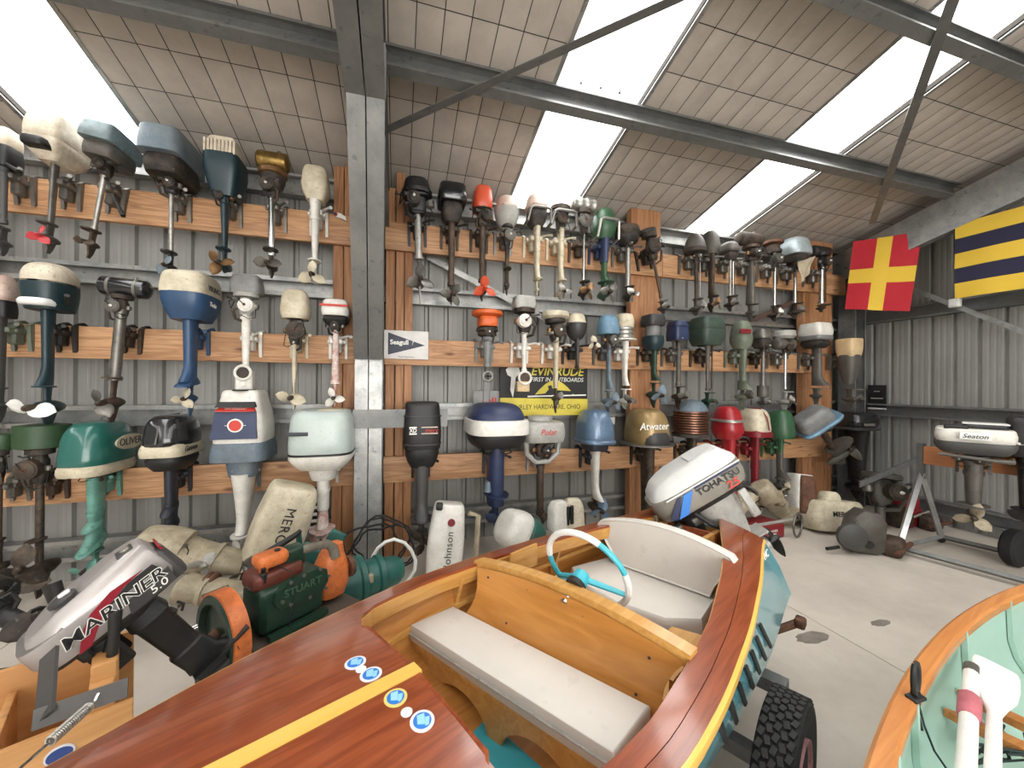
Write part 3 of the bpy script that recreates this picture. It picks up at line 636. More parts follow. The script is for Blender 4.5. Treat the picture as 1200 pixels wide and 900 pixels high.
motor('old silver outboard with black strapped tank and brown gearcase', 140, 2, [('tank', 'black_gloss', 325, 347, 62, dict(straps='pewter'))], ('tube', 'pewter', 363, 446, 15, 15), ('brown_iron', 443, 26, 472, 22, 2, 'pewter', 500, dict(ph=60)), power=('dark_iron', 345, 372, 38), lean=4, clamp='dark_iron')
motor('blue outboard with cream wedge-shaped cowl on the middle rail', 223, 2, [('box', 'royal_blue', 342, 376, 74, dict(r=1.35, n=4, dome=.05, flat=.95, top=1, bot=.7, name='lower_cowl')), ('box', 'old_cream', 321, 347, 74, dict(r=1.35, n=5, dome=.45, flat=.7, top=.96, bot=1))], ('fair', 'royal_blue', 374, 448, 22, 17, dict(flare=.8)), ('royal_blue', 450, 26, 467, 15, 3, 'old_cream', 488, dict(plabel='cream propeller')), clamp='royal_blue',
      extras=many(lambda d: skirt(d, 'royal_blue', 449, 30, 2.4, .15), stext('VIKING', 339, 9, 'letter_black', 74, 1.35, y=.0), stext('Twin', 357, 8, 'letter_white', 74, 1.35, y=-.02, shear=.3)))
motor('silver-white outboard with flat grey tank and round exhaust ring, middle rail', 288, 2, [('box', 'mid_grey', 323, 345, 42, dict(r=.8, n=5, dome=.25, flat=.85, name='fuel_tank', bot=.97))], ('tube', 'white_paint', 370, 442, 12, 8), ('white_paint', 457, 30, 450, 12, 0, 'white_paint', 458, dict(plate='black')), power=('light_grey', 343, 372, 40, 'white_paint'), clamp='white_paint',
      extras=lambda d: (obj('exhaust_ring', ringmb(8*d['k'], 1.6*d['k'], (0, -.06, d['S'](437))), P['white_paint'], d['root']), obj('exhaust_bore', MB().lathe([(7*d['k'], 0), (7*d['k'], -.01)], (0, -.045, d['S'](437)), 'y', 18), P['sooty'], d['root']), obj('exhaust_housing', MB().rbox((0, -.01, d['S'](446)), (17*d['k'], .08, 22*d['k']), .01), P['white_paint'], d['root'])))
motor('cream round-cowled outboard with two-bladed propeller on the middle rail', 345, 2, [('box', 'old_cream', 340, 374, 40, dict(r=1.05, n=2.8, dome=.45, flat=.6, bot=.85))], ('fair', 'old_cream', 398, 448, 8, 6), ('old_cream', 448, 10, 466, 16, 2, 'old_cream', 480, dict(ph=15, noplate=1)), power=('sooty', 366, 404, 30), clamp='old_cream')
motor('small chipped white outboard with red-striped cowl beside the column', 393, 2, [('box', 'white_paint', 352, 371, 36, dict(r=1.1, n=4, dome=.35, flat=.75)), ('box', 'black', 369, 382, 33, dict(r=1, name='lower_cowl', bot=.6))], ('tube', 'peel_red', 386, 450, 8, 9), ('peel_red', 450, 9, 466, 12, 3, 'white_paint', 476, dict(noplate=1)), power=('black', 372, 390, 24), clamp='white_paint', extras=badge(0, 359, 361.5, 30, 'letter_red', 36, 1.1, 'red_stripe'))
# bottom rail
motor('dark green drum-tank motor cut off by the left edge, bottom rail', 0, 3, [('disc', 'drum_green', 508, 528, 34)], ('tube', 'brown_iron', 560, 640, 10, 9), ('dark_iron', 632, 24, 665, 20, 2, 'dark_iron', 690), power=('sooty', 526, 562, 34))
motor('dark outboard with flat green drum tank and large rusty propeller', 48, 3, [('disc', 'drum_green', 497, 525, 74, dict(name='fuel_tank', rim=.05))], ('tube', 'dark_iron', 556, 668, 12, 11), ('dark_iron', 631, 28, 668, 38, 2, 'dark_iron', 700, dict(ph=8)), power=('sooty', 523, 566, 52), clamp='brown_iron', extras=lambda d: obj('badge', MB().lathe([(4.5*d['k'], -.008), (4.5*d['k'], 0)], (-.02, -d['W'](74, 1)/2+.02, d['S'](511)), 'y', 14), P['old_cream'], d['root']))
def oliver(d):
    skirt(d, 'seafoam', 612, 30, 2.0); skirt(d, 'seafoam', 634, 34, 2.6)
    k = d['k']; w_ = d['W'](98, 1.75)
    mb = MB().lathe([(1, -.005), (1, .005)], (0, 0, 0), 'x', 28); mb.v = [(x*1+w_*.485, y*17*k*1.5+.11, z*9*k+d['S'](520)+.0) for x, y, z in mb.v]
    obj('badge', mb, P['old_cream'], d['root'])
    text('OLIVER', 12*k, P['letter_black'], d['root'], (w_*.485+.006, .11, d['S'](520)), SA, sx=1.05)
motor('glossy teal outboard with white band and oval badge, seafoam leg', 114, 3, [('box', 'teal', 494, 541, 98, dict(r=1.75, n=3.4, dome=.6, flat=.5, top=.95, bot=1)), ('box', 'old_cream', 537, 553, 100, dict(r=1.8, n=4, dome=.15, flat=.95, bot=.94, name='white_band'))], ('fair', 'seafoam', 552, 640, 29, 21, dict(flare=1.0, collar=.55)), ('seafoam', 643, 30, 662, 20, 3, 'seafoam', 672), power=('sooty', 546, 560, 50), clamp='seafoam', extras=oliver)
motor('glossy black outboard with cream band between teal and white motors', 202, 3, [('box', 'black_gloss', 486, 520, 76, dict(r=1.6, n=3.2, dome=.6, flat=.5, top=.95, bot=.98)), ('box', 'old_cream', 517, 532, 79, dict(r=1.6, n=4.5, dome=.1, flat=.95, bot=.95, name='cream_band')), ('box', 'black', 530, 549, 70, dict(r=1.5, n=3.5, dome=.05, flat=.95, bot=.7, name='lower_cowl'))], ('fair', 'navy_dark', 546, 618, 21, 17, dict(collar=.62)), ('navy_dark', 617, 24, 640, 20, 3, 'dark_iron', 652), clamp='navy_dark', extras=many(stext('Gannon', 524, 9, 'letter_black', 79, 1.6, y=-.05, shear=.3), lambda d: (skirt(d, 'navy_dark', 595, 24, 2.0), skirt(d, 'navy_dark', 615, 26, 2.4), obj('cowl_ridge', MB().tube([(0, -d['W'](76, 1.6)*.78, d['S'](516)), (0, -d['W'](76, 1.6)*.62, d['S'](497)), (0, -d['W'](76, 1.6)*.3, d['S'](487)), (0, .1, d['S'](485.5))], .006, 6), P['pewter'], d['root']))))
def target(d):
    k = d['k']; y = -d['W'](72, 1.15)*1.15/2+.02
    S = d['S']; t = .10
    def pt(mb, x0, x1, za, zb, yo):
        return mb.loft([[Vector((x0*k*(1.1 if z == zb else 1), y+yo+(.03 if z == za else .0), S(z))), Vector((x1*k*(1.1 if z == zb else 1), y+yo+(.03 if z == za else .0), S(z))), Vector((x1*k*(1.1 if z == zb else 1), y+yo+.05, S(z))), Vector((x0*k*(1.1 if z == zb else 1), y+yo+.05, S(z)))] for z in (zb, za)])
    obj('front_panel', pt(MB(), -21, 19, 481, 511, -.014), P['navy'], d['root'])
    obj('air_intake', pt(MB(), -18, 17, 470, 476, -.006), P['black'], d['root'])
    obj('name_strip', pt(MB(), -18, 17, 476.5, 480.5, -.008), P['letter_red'], d['root'])
    text('FISHERMAN', 3.6*k, P['letter_white'], d['root'], (-.5*k, y+.0105, S(478.5)), FA, sx=1.1)
    z = S(496); rr = 6*k
    obj('target_emblem', MB().lathe([(rr*1.25, -.006), (rr*1.25, .006)], (0, y-.002, z), 'y', 24), P['letter_white'], d['root'])
    obj('target_emblem', MB().lathe([(rr, -.008), (rr, .008)], (0, y-.003, z), 'y', 24), P['letter_red'], d['root'])
    obj('target_emblem', MB().box((0, y-.002, z), (20*k, .008, .5*k)).box((0, y-.002, z), (.5*k, .008, 16*k)), P['letter_white'], d['root'])
motor('large white outboard with navy panel, red target and grey-blue skirt', 287, 3, [('box', 'grey_blue', 516, 537, 79, dict(r=1.15, n=5, dome=.05, flat=.97, top=.93, bot=1, name='cowl_skirt')), ('box', 'white_paint', 457, 519, 72, dict(r=1.15, n=5.5, dome=.13, flat=.8, top=.76, bot=.98)), ('box', 'slate_blue', 534, 557, 47, dict(r=1.3, n=3, dome=.05, flat=.95, name='leg_collar', top=1, bot=.85))], ('fair', 'white_paint', 553, 622, 35, 15, dict(flare=.5)), ('white_paint', 624, 30, 640, 16, 3, 'white_paint', 660, dict(hub='white_paint')), clamp='slate_blue', extras=target)
def pale(d):
    k = d['k']; z = d['S'](483); l = d['W'](80, 1.2)
    obj('cowl_handle', MB().rbox((.14*l, -.02, z+.008), (.42*l, .5*l, .035), .015), P['old_cream'], d['root'])
    obj('nameplate', MB().rbox((-20*k, -l*.6+.03, d['S'](504)), (21*k, .014, 4*k), .002), P['navy_dark'], d['root'])
    obj('cowl_seam', MB().sell([(d['S'](529), l*1.01, l*1.21, 0, .02, 4.2), (d['S'](526.5), l*1.01, l*1.21, 0, .02, 4.2)], 24), P['black'], d['root'])
motor('pale seafoam square-cowled outboard with flaking red lower leg', 380, 3, [('box', 'pale_seafoam', 480, 528, 80, dict(r=1.2, n=4.2, dome=.3, flat=.75, top=.95, bot=1)), ('box', 'white_paint', 526, 546, 80, dict(r=1.2, n=4, dome=.05, flat=.97, bot=.72, name='lower_cowl', top=1)), ('box', 'white_paint', 544, 561, 38, dict(r=1.2, n=2.6, dome=.05, flat=.95, bot=.8, name='leg_collar', top=1))], ('fair', 'white_paint', 558, 596, 17, 15, dict(collar=.4)), ('peel_red', 617, 31, 630, 14, 3, 'peel_red', 640, dict(hub='dark_red')), clamp='white_paint', extras=lambda d: (pale(d), obj('exhaust_skirt', MB().sell([(d['S'](597), .06, .1, 0, 0, 2.5), (d['S'](615), .085, .17, 0, -.03, 2.5)], 16), P['peel_red'], d['root'], 'red paint flaking off white')))
# ---------------------------------------------------------------- motors on the right rack, top rail
motor('black-headed outboard with thick silver leg, first right of the column', 488, 1, [('box', 'black', 209, 232, 34, dict(r=1, n=3, dome=.4, flat=.5, name='flywheel_cover'))], ('tube', 'aluminium', 244, 304, 8.5, 8.5), ('pewter', 306, 12, 331, 16, 3, 'pewter', 357, dict(noplate=1)), power=('black', 224, 252, 42, 'sooty'), clamp='black', lean=-2)
motor('flat-topped black box-cowled outboard on a brown leg, top rail', 528, 1, [('box', 'black_gloss', 219, 240, 37, dict(r=1.2, n=5, dome=.25, flat=.85)), ('box', 'sooty', 238, 261, 27, dict(r=1.2, bot=.6, name='lower_cowl'))], ('tube', 'brown_iron', 258, 335, 8, 7), ('dark_iron', 333, 12, 348, 13, 3, 'pewter', 357, dict(noplate=1)), clamp='dark_iron')
motor('outboard with bright orange cowl cap and orange propeller, top rail', 564, 1, [('box', 'orange_red', 219, 246, 26, dict(r=1.3, n=3.5, dome=.4, flat=.6, name='cowl'))], ('tube', 'brown_iron', 262, 331, 7.5, 7), ('dark_iron', 328, 12, 341, 13, 3, 'orange_red', 353, dict(noplate=1, hub='orange_red', plabel='orange propeller')), power=('dark_iron', 242, 266, 28), clamp='dark_iron')
motor('grey bowl-cowled outboard with pinkish lid and thin dark leg', 593, 1, [('box', 'pinkish', 231, 246, 29, dict(r=1.1, n=2.4, dome=.6, flat=.6)), ('dome', 'light_grey', 245, 270, 29, dict(inv=1, name='lower_cowl'))], ('tube', 'dark_iron', 284, 336, 5, 5), ('dark_iron', 316, 9, 338, 4, 0, 'dark_iron', 346), power=('sooty', 262, 288, 18))
motor('rust-capped outboard with looped carry handle and slim cream leg', 628, 1, [('box', 'pinkish', 227, 246, 31, dict(r=1.1, n=2.6, dome=.7, flat=.4)), ('box', 'sooty', 245, 266, 26, dict(r=1.1, name='lower_cowl', bot=.6)), ('handle', 'pewter', 249, 264, 28)], ('fair', 'old_cream', 266, 330, 9.5, 7, dict(collar=.45, flare=.6)), ('old_cream', 328, 12, 340, 5, 0, 'grey_iron', 347), clamp='old_cream')
motor('bare-headed outboard with oval hand loop and cream leg, silver propeller', 656, 1, [('handle', 'pewter', 253, 268, 30), ('disc', 'dark_iron', 241, 247, 24)], ('fair', 'old_cream', 268, 331, 9.5, 7, dict(collar=.5, flare=.6)), ('old_cream', 330, 13, 344, 9, 3, 'aluminium', 352), power=('sooty', 245, 270, 26), clamp='old_cream')
motor('outboard with ribbed silver cylinder tank and thin chrome shaft, top rail', 683, 1, [('tank', 'aluminium', 231, 247, 31, dict(ribs=3))], ('tube', 'chrome', 272, 332, 3.5, 3.5), ('dark_iron', 331, 13, 343, 10, 3, 'bronze', 352), power=('dark_iron', 245, 274, 22), clamp='brown_iron')
motor('bulbous green-cowled outboard with blue and green leg, top rail', 707, 1, [('box', 'green', 246, 281, 36, dict(r=1.2, n=2.4, dome=.5, flat=.4, bot=.6, tilt=-.15)), ('handle', 'aluminium', 262, 283, 26)], ('fair', 'navy', 280, 308, 15, 11), ('green', 332, 22, 345, 12, 3, 'pewter', 353), clamp='navy', extras=lambda d: obj('lower_leg', MB().sell([(d['S'](307), .05, .09, 0, 0, 2.5), (d['S'](324), .04, .08, 0, 0, 2.5), (d['S'](332), .06, .16, 0, -.03, 2.5)], 16), P['green'], d['root'], 'green lower leg'))
motor('dark saucer-topped outboard with plain silver tube, before the thick post', 735, 1, [('disc', 'dark_iron', 265, 277, 31, dict(rim=.4)), ('dome', 'sooty', 276, 289, 29, dict(inv=1, name='flywheel_housing'))], ('tube', 'aluminium', 286, 338, 6, 6), ('dark_iron', 337, 12, 347, 9, 3, 'aluminium', 354), power=('sooty', 279, 292, 16))
motor('spindly tilted outboard leaning across the thick timber post', 762, 1, [('disc', 'sooty', 268, 274, 22)], ('tube', 'brown_iron', 300, 350, 4, 3.5), ('grey_iron', 354, 13, 362, 8, 2, 'pewter', 369), power=('dark_iron', 272, 304, 26), lean=-13, clamp='dark_iron')
motor('grey side-finned outboard on twin tubes, just right of the thick post', 815, 1, [('dome', 'grey_iron', 273, 292, 26), ('disc', 'sooty', 290, 297, 28)], ('tube', 'dark_iron', 296, 352, 5, 4, dict(twin='aluminium')), ('grey_iron', 351, 13, 362, 9, 2, 'pewter', 370), power=('sooty', 294, 306, 16))
motor('grey dome-headed outboard with dark streamlined leg, top rail', 833, 1, [('box', 'grey_iron', 270, 298, 30, dict(r=1.2, n=2.2, dome=.6, flat=.3, bot=.7))], ('fair', 'dark_iron', 297, 348, 9, 8, dict(flare=.7)), ('dark_iron', 348, 13, 357, 8, 3, 'bronze', 366), clamp='grey_iron')
motor('low flat grey outboard on two thin chrome rods, top rail', 855, 1, [('box', 'grey_iron', 284, 296, 29, dict(r=1.3, n=3, dome=.6, flat=.5)), ('box', 'sooty', 294, 305, 25, dict(name='lower_cowl', bot=.7))], ('tube', 'aluminium', 303, 348, 4, 3, dict(twin='chrome')), ('dark_iron', 348, 13, 357, 8, 2, 'pewter', 365))
motor('outboard with dark cylinder tank and wide grey cone-footed leg', 879, 1, [('tank', 'dark_iron', 272, 288, 30, {}), ('disc', 'sooty', 288, 292, 18)], ('fair', 'grey_iron', 305, 356, 8, 13), ('grey_iron', 357, 18, 366, 6, 0, 'pewter', 377), power=('brown_iron', 288, 306, 30))
motor('outboard with rusty rope pulley and bright chrome tube, top rail', 907, 1, [('disc', 'rust', 282, 286, 26), ('disc', 'brown_iron', 286, 296, 17)], ('tube', 'chrome', 312, 360, 5, 5), ('dark_iron', 359, 16, 369, 8, 3, 'aluminium', 377), power=('sooty', 292, 314, 24))
motor('pale blue-grey wide-cowled outboard near the right end, top rail', 931, 1, [('box', 'silver_blue', 280, 300, 46, dict(r=1.1, n=3.4, dome=.4, flat=.65, bot=1)), ('box', 'sooty', 298, 308, 38, dict(name='cowl_underside', bot=.7))], ('tube', 'chrome', 312, 356, 4.5, 4.5), ('dark_iron', 356, 14, 366, 9, 3, 'grey_iron', 374), power=('sooty', 300, 316, 22))
motor('outboard with black cylinder head and thick chrome tube, last on top rail', 962, 1, [('tank', 'black', 288, 301, 24, {})], ('tube', 'chrome', 312, 356, 7, 7, dict(twin='brown_iron')), ('dark_iron', 358, 20, 361, 6, 0, 'dark_iron', 366), power=('black', 296, 316, 22))
# ---------------------------------------------------------------- right rack, middle rail
def ringextra(y, r, m, cross=None):
    def fn(d):
        k = d['k']; obj('exhaust_ring', ringmb(r*.86*k, r*.16*k, (0, -.03, d['S'](y))), P[m], d['root'])
        if not cross: obj('exhaust_bore', MB().lathe([(r*.8*k, .01), (r*.8*k, -.01)], (0, -.01, d['S'](y)), 'y', 18), P['brown_iron'], d['root'])
        if cross: obj('ring_spokes', MB().box((0, -.02, d['S'](y)), (r*1.5*k, .014, r*.4*k)).box((0, -.02, d['S'](y)), (r*.4*k, .014, r*1.5*k)), P[cross], d['root'])
    return fn
motor('orange disc-topped motor with spoked ring above grey paddle foot', 571, 2, [('disc', 'orange', 364, 371, 37, dict(rim=.3)), ('box', 'orange', 370, 383, 26, dict(name='recoil_cover', bot=.9)), ('disc', 'sooty', 384, 389, 26), ('disc', 'dark_iron', 389, 394, 22)], ('tube', 'mid_grey', 396, 430, 11, 7), None, power=('dark_iron', 378, 398, 20), clamp='mid_grey', extras=many(ringextra(441, 6.2, 'aluminium', 'black'), lambda d: obj('paddle_foot', MB().sell([(d['S'](446), .07, .03, 0, 0, 4), (d['S'](470), .06, .03, -.01, 0, 4)], 12), P['mid_grey'], d['root'])))
motor('outboard with oblong cream-grey tank and big white exhaust ring', 614, 2, [('box', 'light_grey', 347, 362, 30, dict(r=.8, n=5, dome=.3, flat=.8, name='fuel_tank'))], ('tube', 'white_paint', 388, 436, 7, 5), None, power=('dark_iron', 361, 390, 32, 'white_paint'), clamp='white_paint', extras=many(ringextra(443, 8.5, 'white_paint'), lambda d: obj('exhaust_housing', MB().rbox((-.01, .01, d['S'](453)), (15*d['k'], .07, 12*d['k']), .008), P['tan'], d['root'])))
motor('outboard with flat cream disc top and curved brown-stained leg, before the poster', 651, 2, [('disc', 'old_cream', 365, 374, 33, dict(rim=.3)), ('disc', 'sooty', 374, 380, 24), ('disc', 'aluminium', 389, 393, 26)], ('fair', 'old_cream', 396, 455, 9, 6), ('brown_iron', 455, 10, 467, 8, 2, 'pewter', 484, dict(noplate=1)), power=('sooty', 372, 400, 30), clamp='white_paint')
def sidewheel(d):
    propeller(d['root'], ((690-674)*d['k'], -.1, d['S'](403)), 9.5*d['k'], 3, P['old_cream'], P['black'], 20)
motor('charcoal bowl-bodied outboard with cream lid and three-bladed cream fan', 676, 2, [('box', 'old_cream', 367, 380, 27, dict(r=1, n=2.4, dome=.7, flat=.4)), ('dome', 'charcoal', 379, 400, 26, dict(inv=1, name='lower_cowl'))], ('fair', 'charcoal', 396, 428, 7, 5), ('charcoal', 426, 6, 430, 4, 0, 'black', 436, dict(noplate=1)), clamp='black', extras=sidewheel)
motor('sky-blue round-tanked outboard with grey-blue leg, left of the thick post', 713, 2, [('box', 'sky_blue', 369, 392, 31, dict(r=1.1, n=2.6, dome=.5, flat=.4))], ('fair', 'grey_blue', 398, 456, 7, 7, dict(collar=.68, flare=.9)), ('grey_blue', 458, 15, 471, 11, 3, 'grey_blue', 483), power=('sooty', 386, 408, 22), clamp='dark_grey')
motor('outboard with cream dimpled cap over silver recoil bands and white leg', 732, 2, [('box', 'old_cream', 368, 384, 26, dict(r=1, n=3.5, dome=.3, flat=.75)), ('ribs', 'aluminium', 383, 397, 24, dict(n=3)), ('disc', 'white_paint', 397, 399, 30)], ('fair', 'white_paint', 400, 452, 11, 6, dict(collar=.35, flare=.9)), ('white_paint', 456, 13, 470, 9, 3, 'grey_iron', 479), clamp='white_paint')
motor('outboard with cut-open dark cowl showing grey flywheel, on the thick post', 766, 2, [('box', 'charcoal', 369, 382, 31, dict(r=1.1, n=5, dome=.2, flat=.85)), ('box', 'dark_teal', 394, 411, 31, dict(r=1.3, n=3, name='lower_cowl', bot=.6, dome=.05, flat=.95)), ('disc', 'mid_grey', 380, 395, 18)], ('fair', 'dark_green', 408, 446, 9, 8, dict(flare=1.1)), ('dark_green', 449, 14, 463, 12, 3, 'grey_blue', 478), clamp='dark_iron')
motor('outboard with small navy hood and rusty tube leg, right of the post', 795, 2, [('box', 'navy', 376, 384, 28, dict(r=1.1, n=4, dome=.5, flat=.7)), ('box', 'navy', 383, 399, 27, dict(name='side_guard', r=1.1, n=6, dome=.05, flat=.97, bot=.95)), ('disc', 'aluminium', 396, 400, 20)], ('tube', 'grey_iron', 402, 452, 6, 6), ('dark_iron', 453, 15, 465, 10, 3, 'grey_iron', 480), power=('brown_iron', 384, 406, 16))
motor('boxy forest-green outboard with riveted seams and thin grey leg', 829, 2, [('box', 'forest', 372, 388, 44, dict(r=1, n=6, dome=.2, flat=.85, top=.85)), ('box', 'forest', 387, 405, 42, dict(r=1, n=6, dome=.05, flat=.97, bot=.8, name='lower_cowl', top=1))], ('tube', 'grey_iron', 405, 458, 6, 4, dict(twin='dark_iron')), ('dark_green', 460, 15, 470, 8, 2, 'dark_green', 479), clamp='dark_iron')
motor('rounded olive-grey outboard with red nameplate and flared leg', 870, 2, [('box', 'olive_grey', 376, 409, 33, dict(r=1.15, n=2.6, dome=.5, flat=.45, bot=.65))], ('fair', 'olive_grey', 407, 446, 13, 8), ('olive_grey', 447, 14, 465, 10, 2, 'dark_iron', 480), clamp='olive_grey', extras=lambda d: (obj('nameplate', MB().rbox((-8*d['k'], -d['W'](33)*.6+.03, d['S'](390)), (15*d['k'], .02, 5*d['k']), .002), P['dark_red'], d['root']), obj('leg_skirt', MB().sell([(d['S'](446), .06, .1, 0, 0, 2.6), (d['S'](457), .09, .18, 0, -.04, 2.6)], 16), P['olive_grey'], d['root'])))
motor('small dull-chrome flat-topped outboard beside the olive one', 894, 2, [('box', 'pewter', 385, 397, 27, dict(r=1.1, n=3, dome=.6, flat=.5)), ('box', 'sooty', 396, 408, 26, dict(name='lower_cowl', bot=.7))], ('tube', 'pewter', 408, 452, 5, 6), ('pewter', 465, 13, 472, 7, 3, 'pewter', 481), power=('brown_iron', 396, 412, 18), clamp='dark_iron', extras=lambda d: obj('exhaust_canister', MB().lathe([(6*d['k'], 0), (6*d['k'], 13*d['k'])], (0, 0, d['S'](465)), 'z', 14), P['grey_iron'], d['root']))
motor('grey saucer-topped outboard with slim chrome leg, right part of middle rail', 920, 2, [('disc', 'light_grey', 387, 397, 30, dict(rim=.3)), ('tank', 'grey_iron', 396, 410, 26, {})], ('tube', 'chrome', 412, 456, 4, 3.5), ('light_grey', 459, 14, 471, 9, 3, 'pewter', 482), power=('dark_iron', 398, 414, 18))
motor('outboard with white square-edged cowl and thick grey flared leg', 957, 2, [('box', 'white_paint', 379, 394, 42, dict(r=1.1, n=6, dome=.25, flat=.85)), ('box', 'mid_grey', 393, 399, 42, dict(r=1.1, n=6, name='cowl_band', dome=.05, flat=.97)), ('box', 'sooty', 398, 408, 38, dict(name='lower_cowl', bot=.7))], ('fair', 'grey_iron', 406, 452, 13, 14, dict(flare=1.0)), ('grey_iron', 455, 27, 464, 8, 0, 'pewter', 476), clamp='grey_iron')
motor('tan bucket-shaped cowl outboard with mottled cone body, end of middle rail', 997, 2, [('box', 'tan', 397, 418, 33, dict(r=1, n=5, dome=.12, flat=.92, bot=.86, top=1)), ('box', 'grey_iron', 416, 450, 30, dict(r=1, n=3, dome=.03, flat=.97, bot=.45, top=1, name='midsection'))], None, ('grey_iron', 456, 30, 468, 10, 3, 'grey_iron', 479), clamp='grey_iron', off=.2)
# ---------------------------------------------------------------- right rack, bottom rail
def big_black(d):
    k = d['k']; l = d['W'](46, 1.1)
    text('XD', 6*k, P['letter_white'], d['root'], (-11*k, -l*.55+.014, d['S'](502)), FA, sx=.9, bold=.001)
    for z in (498.5, 505.5): obj('white_bar', MB().box((-11*k, -l*.55+.016, d['S'](z)), (8*k, .006, 1.6*k)), P['letter_white'], d['root']); obj('pink_bar', MB().box((7*k, -l*.55+.016, d['S'](z)), (18*k, .006, 1.2*k)), P['pinkish'], d['root'])
    text('merc', 7*k, P['letter_red'], d['root'], (9*k, -l*.55+.014, d['S'](502)), FA, shear=.3)
    for z in (487, 519): obj('cowl_seam', MB().sell([(d['S'](z), l*1.0, l*1.1, 0, .02, 4), (d['S'](z-1.2), l*1.0, l*1.1, 0, .02, 4)], 24), P['charcoal'], d['root'])
motor('tall black outboard with ribbed grey leg nearest the column', 495, 3, [('box', 'black', 471, 524, 46, dict(r=1.1, n=4, dome=.12, flat=.85, top=.9, bot=.95)), ('box', 'black', 522, 546, 40, dict(r=1.1, n=3.5, name='lower_cowl', dome=.05, flat=.95, bot=.7, top=1)), ('disc', 'aluminium', 541, 545, 27)], ('fair', 'dark_grey', 544, 604, 17, 14, dict(flare=.6)), ('dark_grey', 605, 24, 628, 15, 3, 'dark_iron', 648), clamp='black', extras=big_black)
motor('long outboard with navy lid, white band and navy leg', 581, 3, [('box', 'navy', 472, 500, 74, dict(r=1.3, n=3, dome=.65, flat=.45, top=.96, bot=1)), ('box', 'white_paint', 490, 506, 78, dict(r=1.3, n=4, dome=.05, flat=.97, bot=1, name='white_band', top=.98)), ('box', 'black', 505, 521, 72, dict(r=1.3, n=3.5, dome=.05, flat=.97, bot=.85, top=1, name='lower_cowl'))], ('fair', 'navy', 520, 590, 23, 22), ('navy', 577, 30, 606, 16, 3, 'navy', 618), clamp='dark_grey', power=('sooty', 516, 528, 44), extras=lambda d: obj('exhaust_relief', MB().sell([(d['S'](562), .05, .09, -.07, -.03, 2.2), (d['S'](573), .07, .1, -.08, -.05, 2.2)], 14), P['slate_blue'], d['root']))
motor('square grey outboard with arched yoke frame and faded red script', 634, 3, [('box', 'light_grey', 493, 516, 58, dict(r=1.05, n=5, dome=.2, flat=.85, top=.95)), ('disc', 'light_grey', 487, 494, 30)], ('tube', 'brown_iron', 545, 602, 8, 8), ('brown_iron', 600, 10, 606, 8, 2, 'dark_iron', 612, dict(noplate=1)), power=('dark_iron', 514, 534, 30), clamp='light_grey', extras=many(ftext('Polar', 504, 9, 'letter_red', 58, 1.05, shear=.3), lambda d: obj('yoke_frame', MB().tube([(-20*d['k'], -.05, d['S'](516)), (-19*d['k'], -.05, d['S'](530)), (-8*d['k'], -.04, d['S'](540)), (8*d['k'], -.04, d['S'](540)), (19*d['k'], -.05, d['S'](530)), (20*d['k'], -.05, d['S'](516))], 3.2*d['k'], 8), P['light_grey'], d['root'])))
motor('steel-blue domed outboard with white leg and grey air scoop badge', 698, 3, [('box', 'steel_blue', 480, 516, 50, dict(r=1.3, n=3, dome=.6, flat=.45, top=.96, bot=1)), ('box', 'steel_blue', 513, 519, 54, dict(r=1.3, n=3.5, name='cowl_rim', dome=.1, flat=.95)), ('box', 'navy_dark', 517, 527, 34, dict(name='lower_cowl', r=1.2, dome=.05, flat=.95))], ('fair', 'white_paint', 523, 583, 15, 8, dict(flare=1.6)), ('brown_iron', 584, 12, 594, 13, 3, 'steel_blue', 606), clamp='navy_dark', extras=badge(6, 488, 496, 20, 'light_grey', 44, 1.1, 'air_scoop', dx=.01))
motor('gold bullet-nosed outboard with white script on the thick post', 759, 3, [('box', 'gold', 479, 520, 60, dict(r=1.25, n=2.8, dome=.55, flat=.4, top=.96, bot=.95)), ('box', 'charcoal', 502, 521, 52, dict(r=1.25, n=3, name='lower_cowl', dome=.2, cy=-.03)), ('disc', 'pewter', 518, 521, 66)], ('fair', 'dark_iron', 521, 600, 20, 16), ('dark_iron', 600, 24, 615, 12, 2, 'dark_iron', 630), clamp='dark_iron', extras=ftext('Atwater', 497, 11, 'letter_white', 60, 1.25, dx=-10, dy=-.012, shear=.15, bold=.0006))
motor('outboard with copper-banded drum body and teal dome', 811, 3, [('dome', 'grey_blue', 468, 482, 41), ('ribs', 'copper', 481, 507, 43, dict(n=9, name='cooling_drum')), ('disc', 'sooty', 507, 512, 46)], ('fair', 'dark_iron', 512, 585, 14, 10), ('dark_iron', 586, 20, 600, 12, 2, 'dark_iron', 612), clamp='dark_iron')
motor('cherry-red rounded outboard with chrome side strip', 854, 3, [('box', 'red', 476, 514, 46, dict(r=1.25, n=2.8, dome=.55, flat=.35, bot=.7)), ('box', 'aluminium', 491, 494, 47, dict(r=1.27, n=2.8, name='trim_strip', dome=.1, flat=.98, bot=1))], ('fair', 'red', 512, 580, 20, 14, dict(flare=.6)), ('dark_red', 582, 18, 594, 11, 3, 'dark_iron', 606), clamp='dark_red')
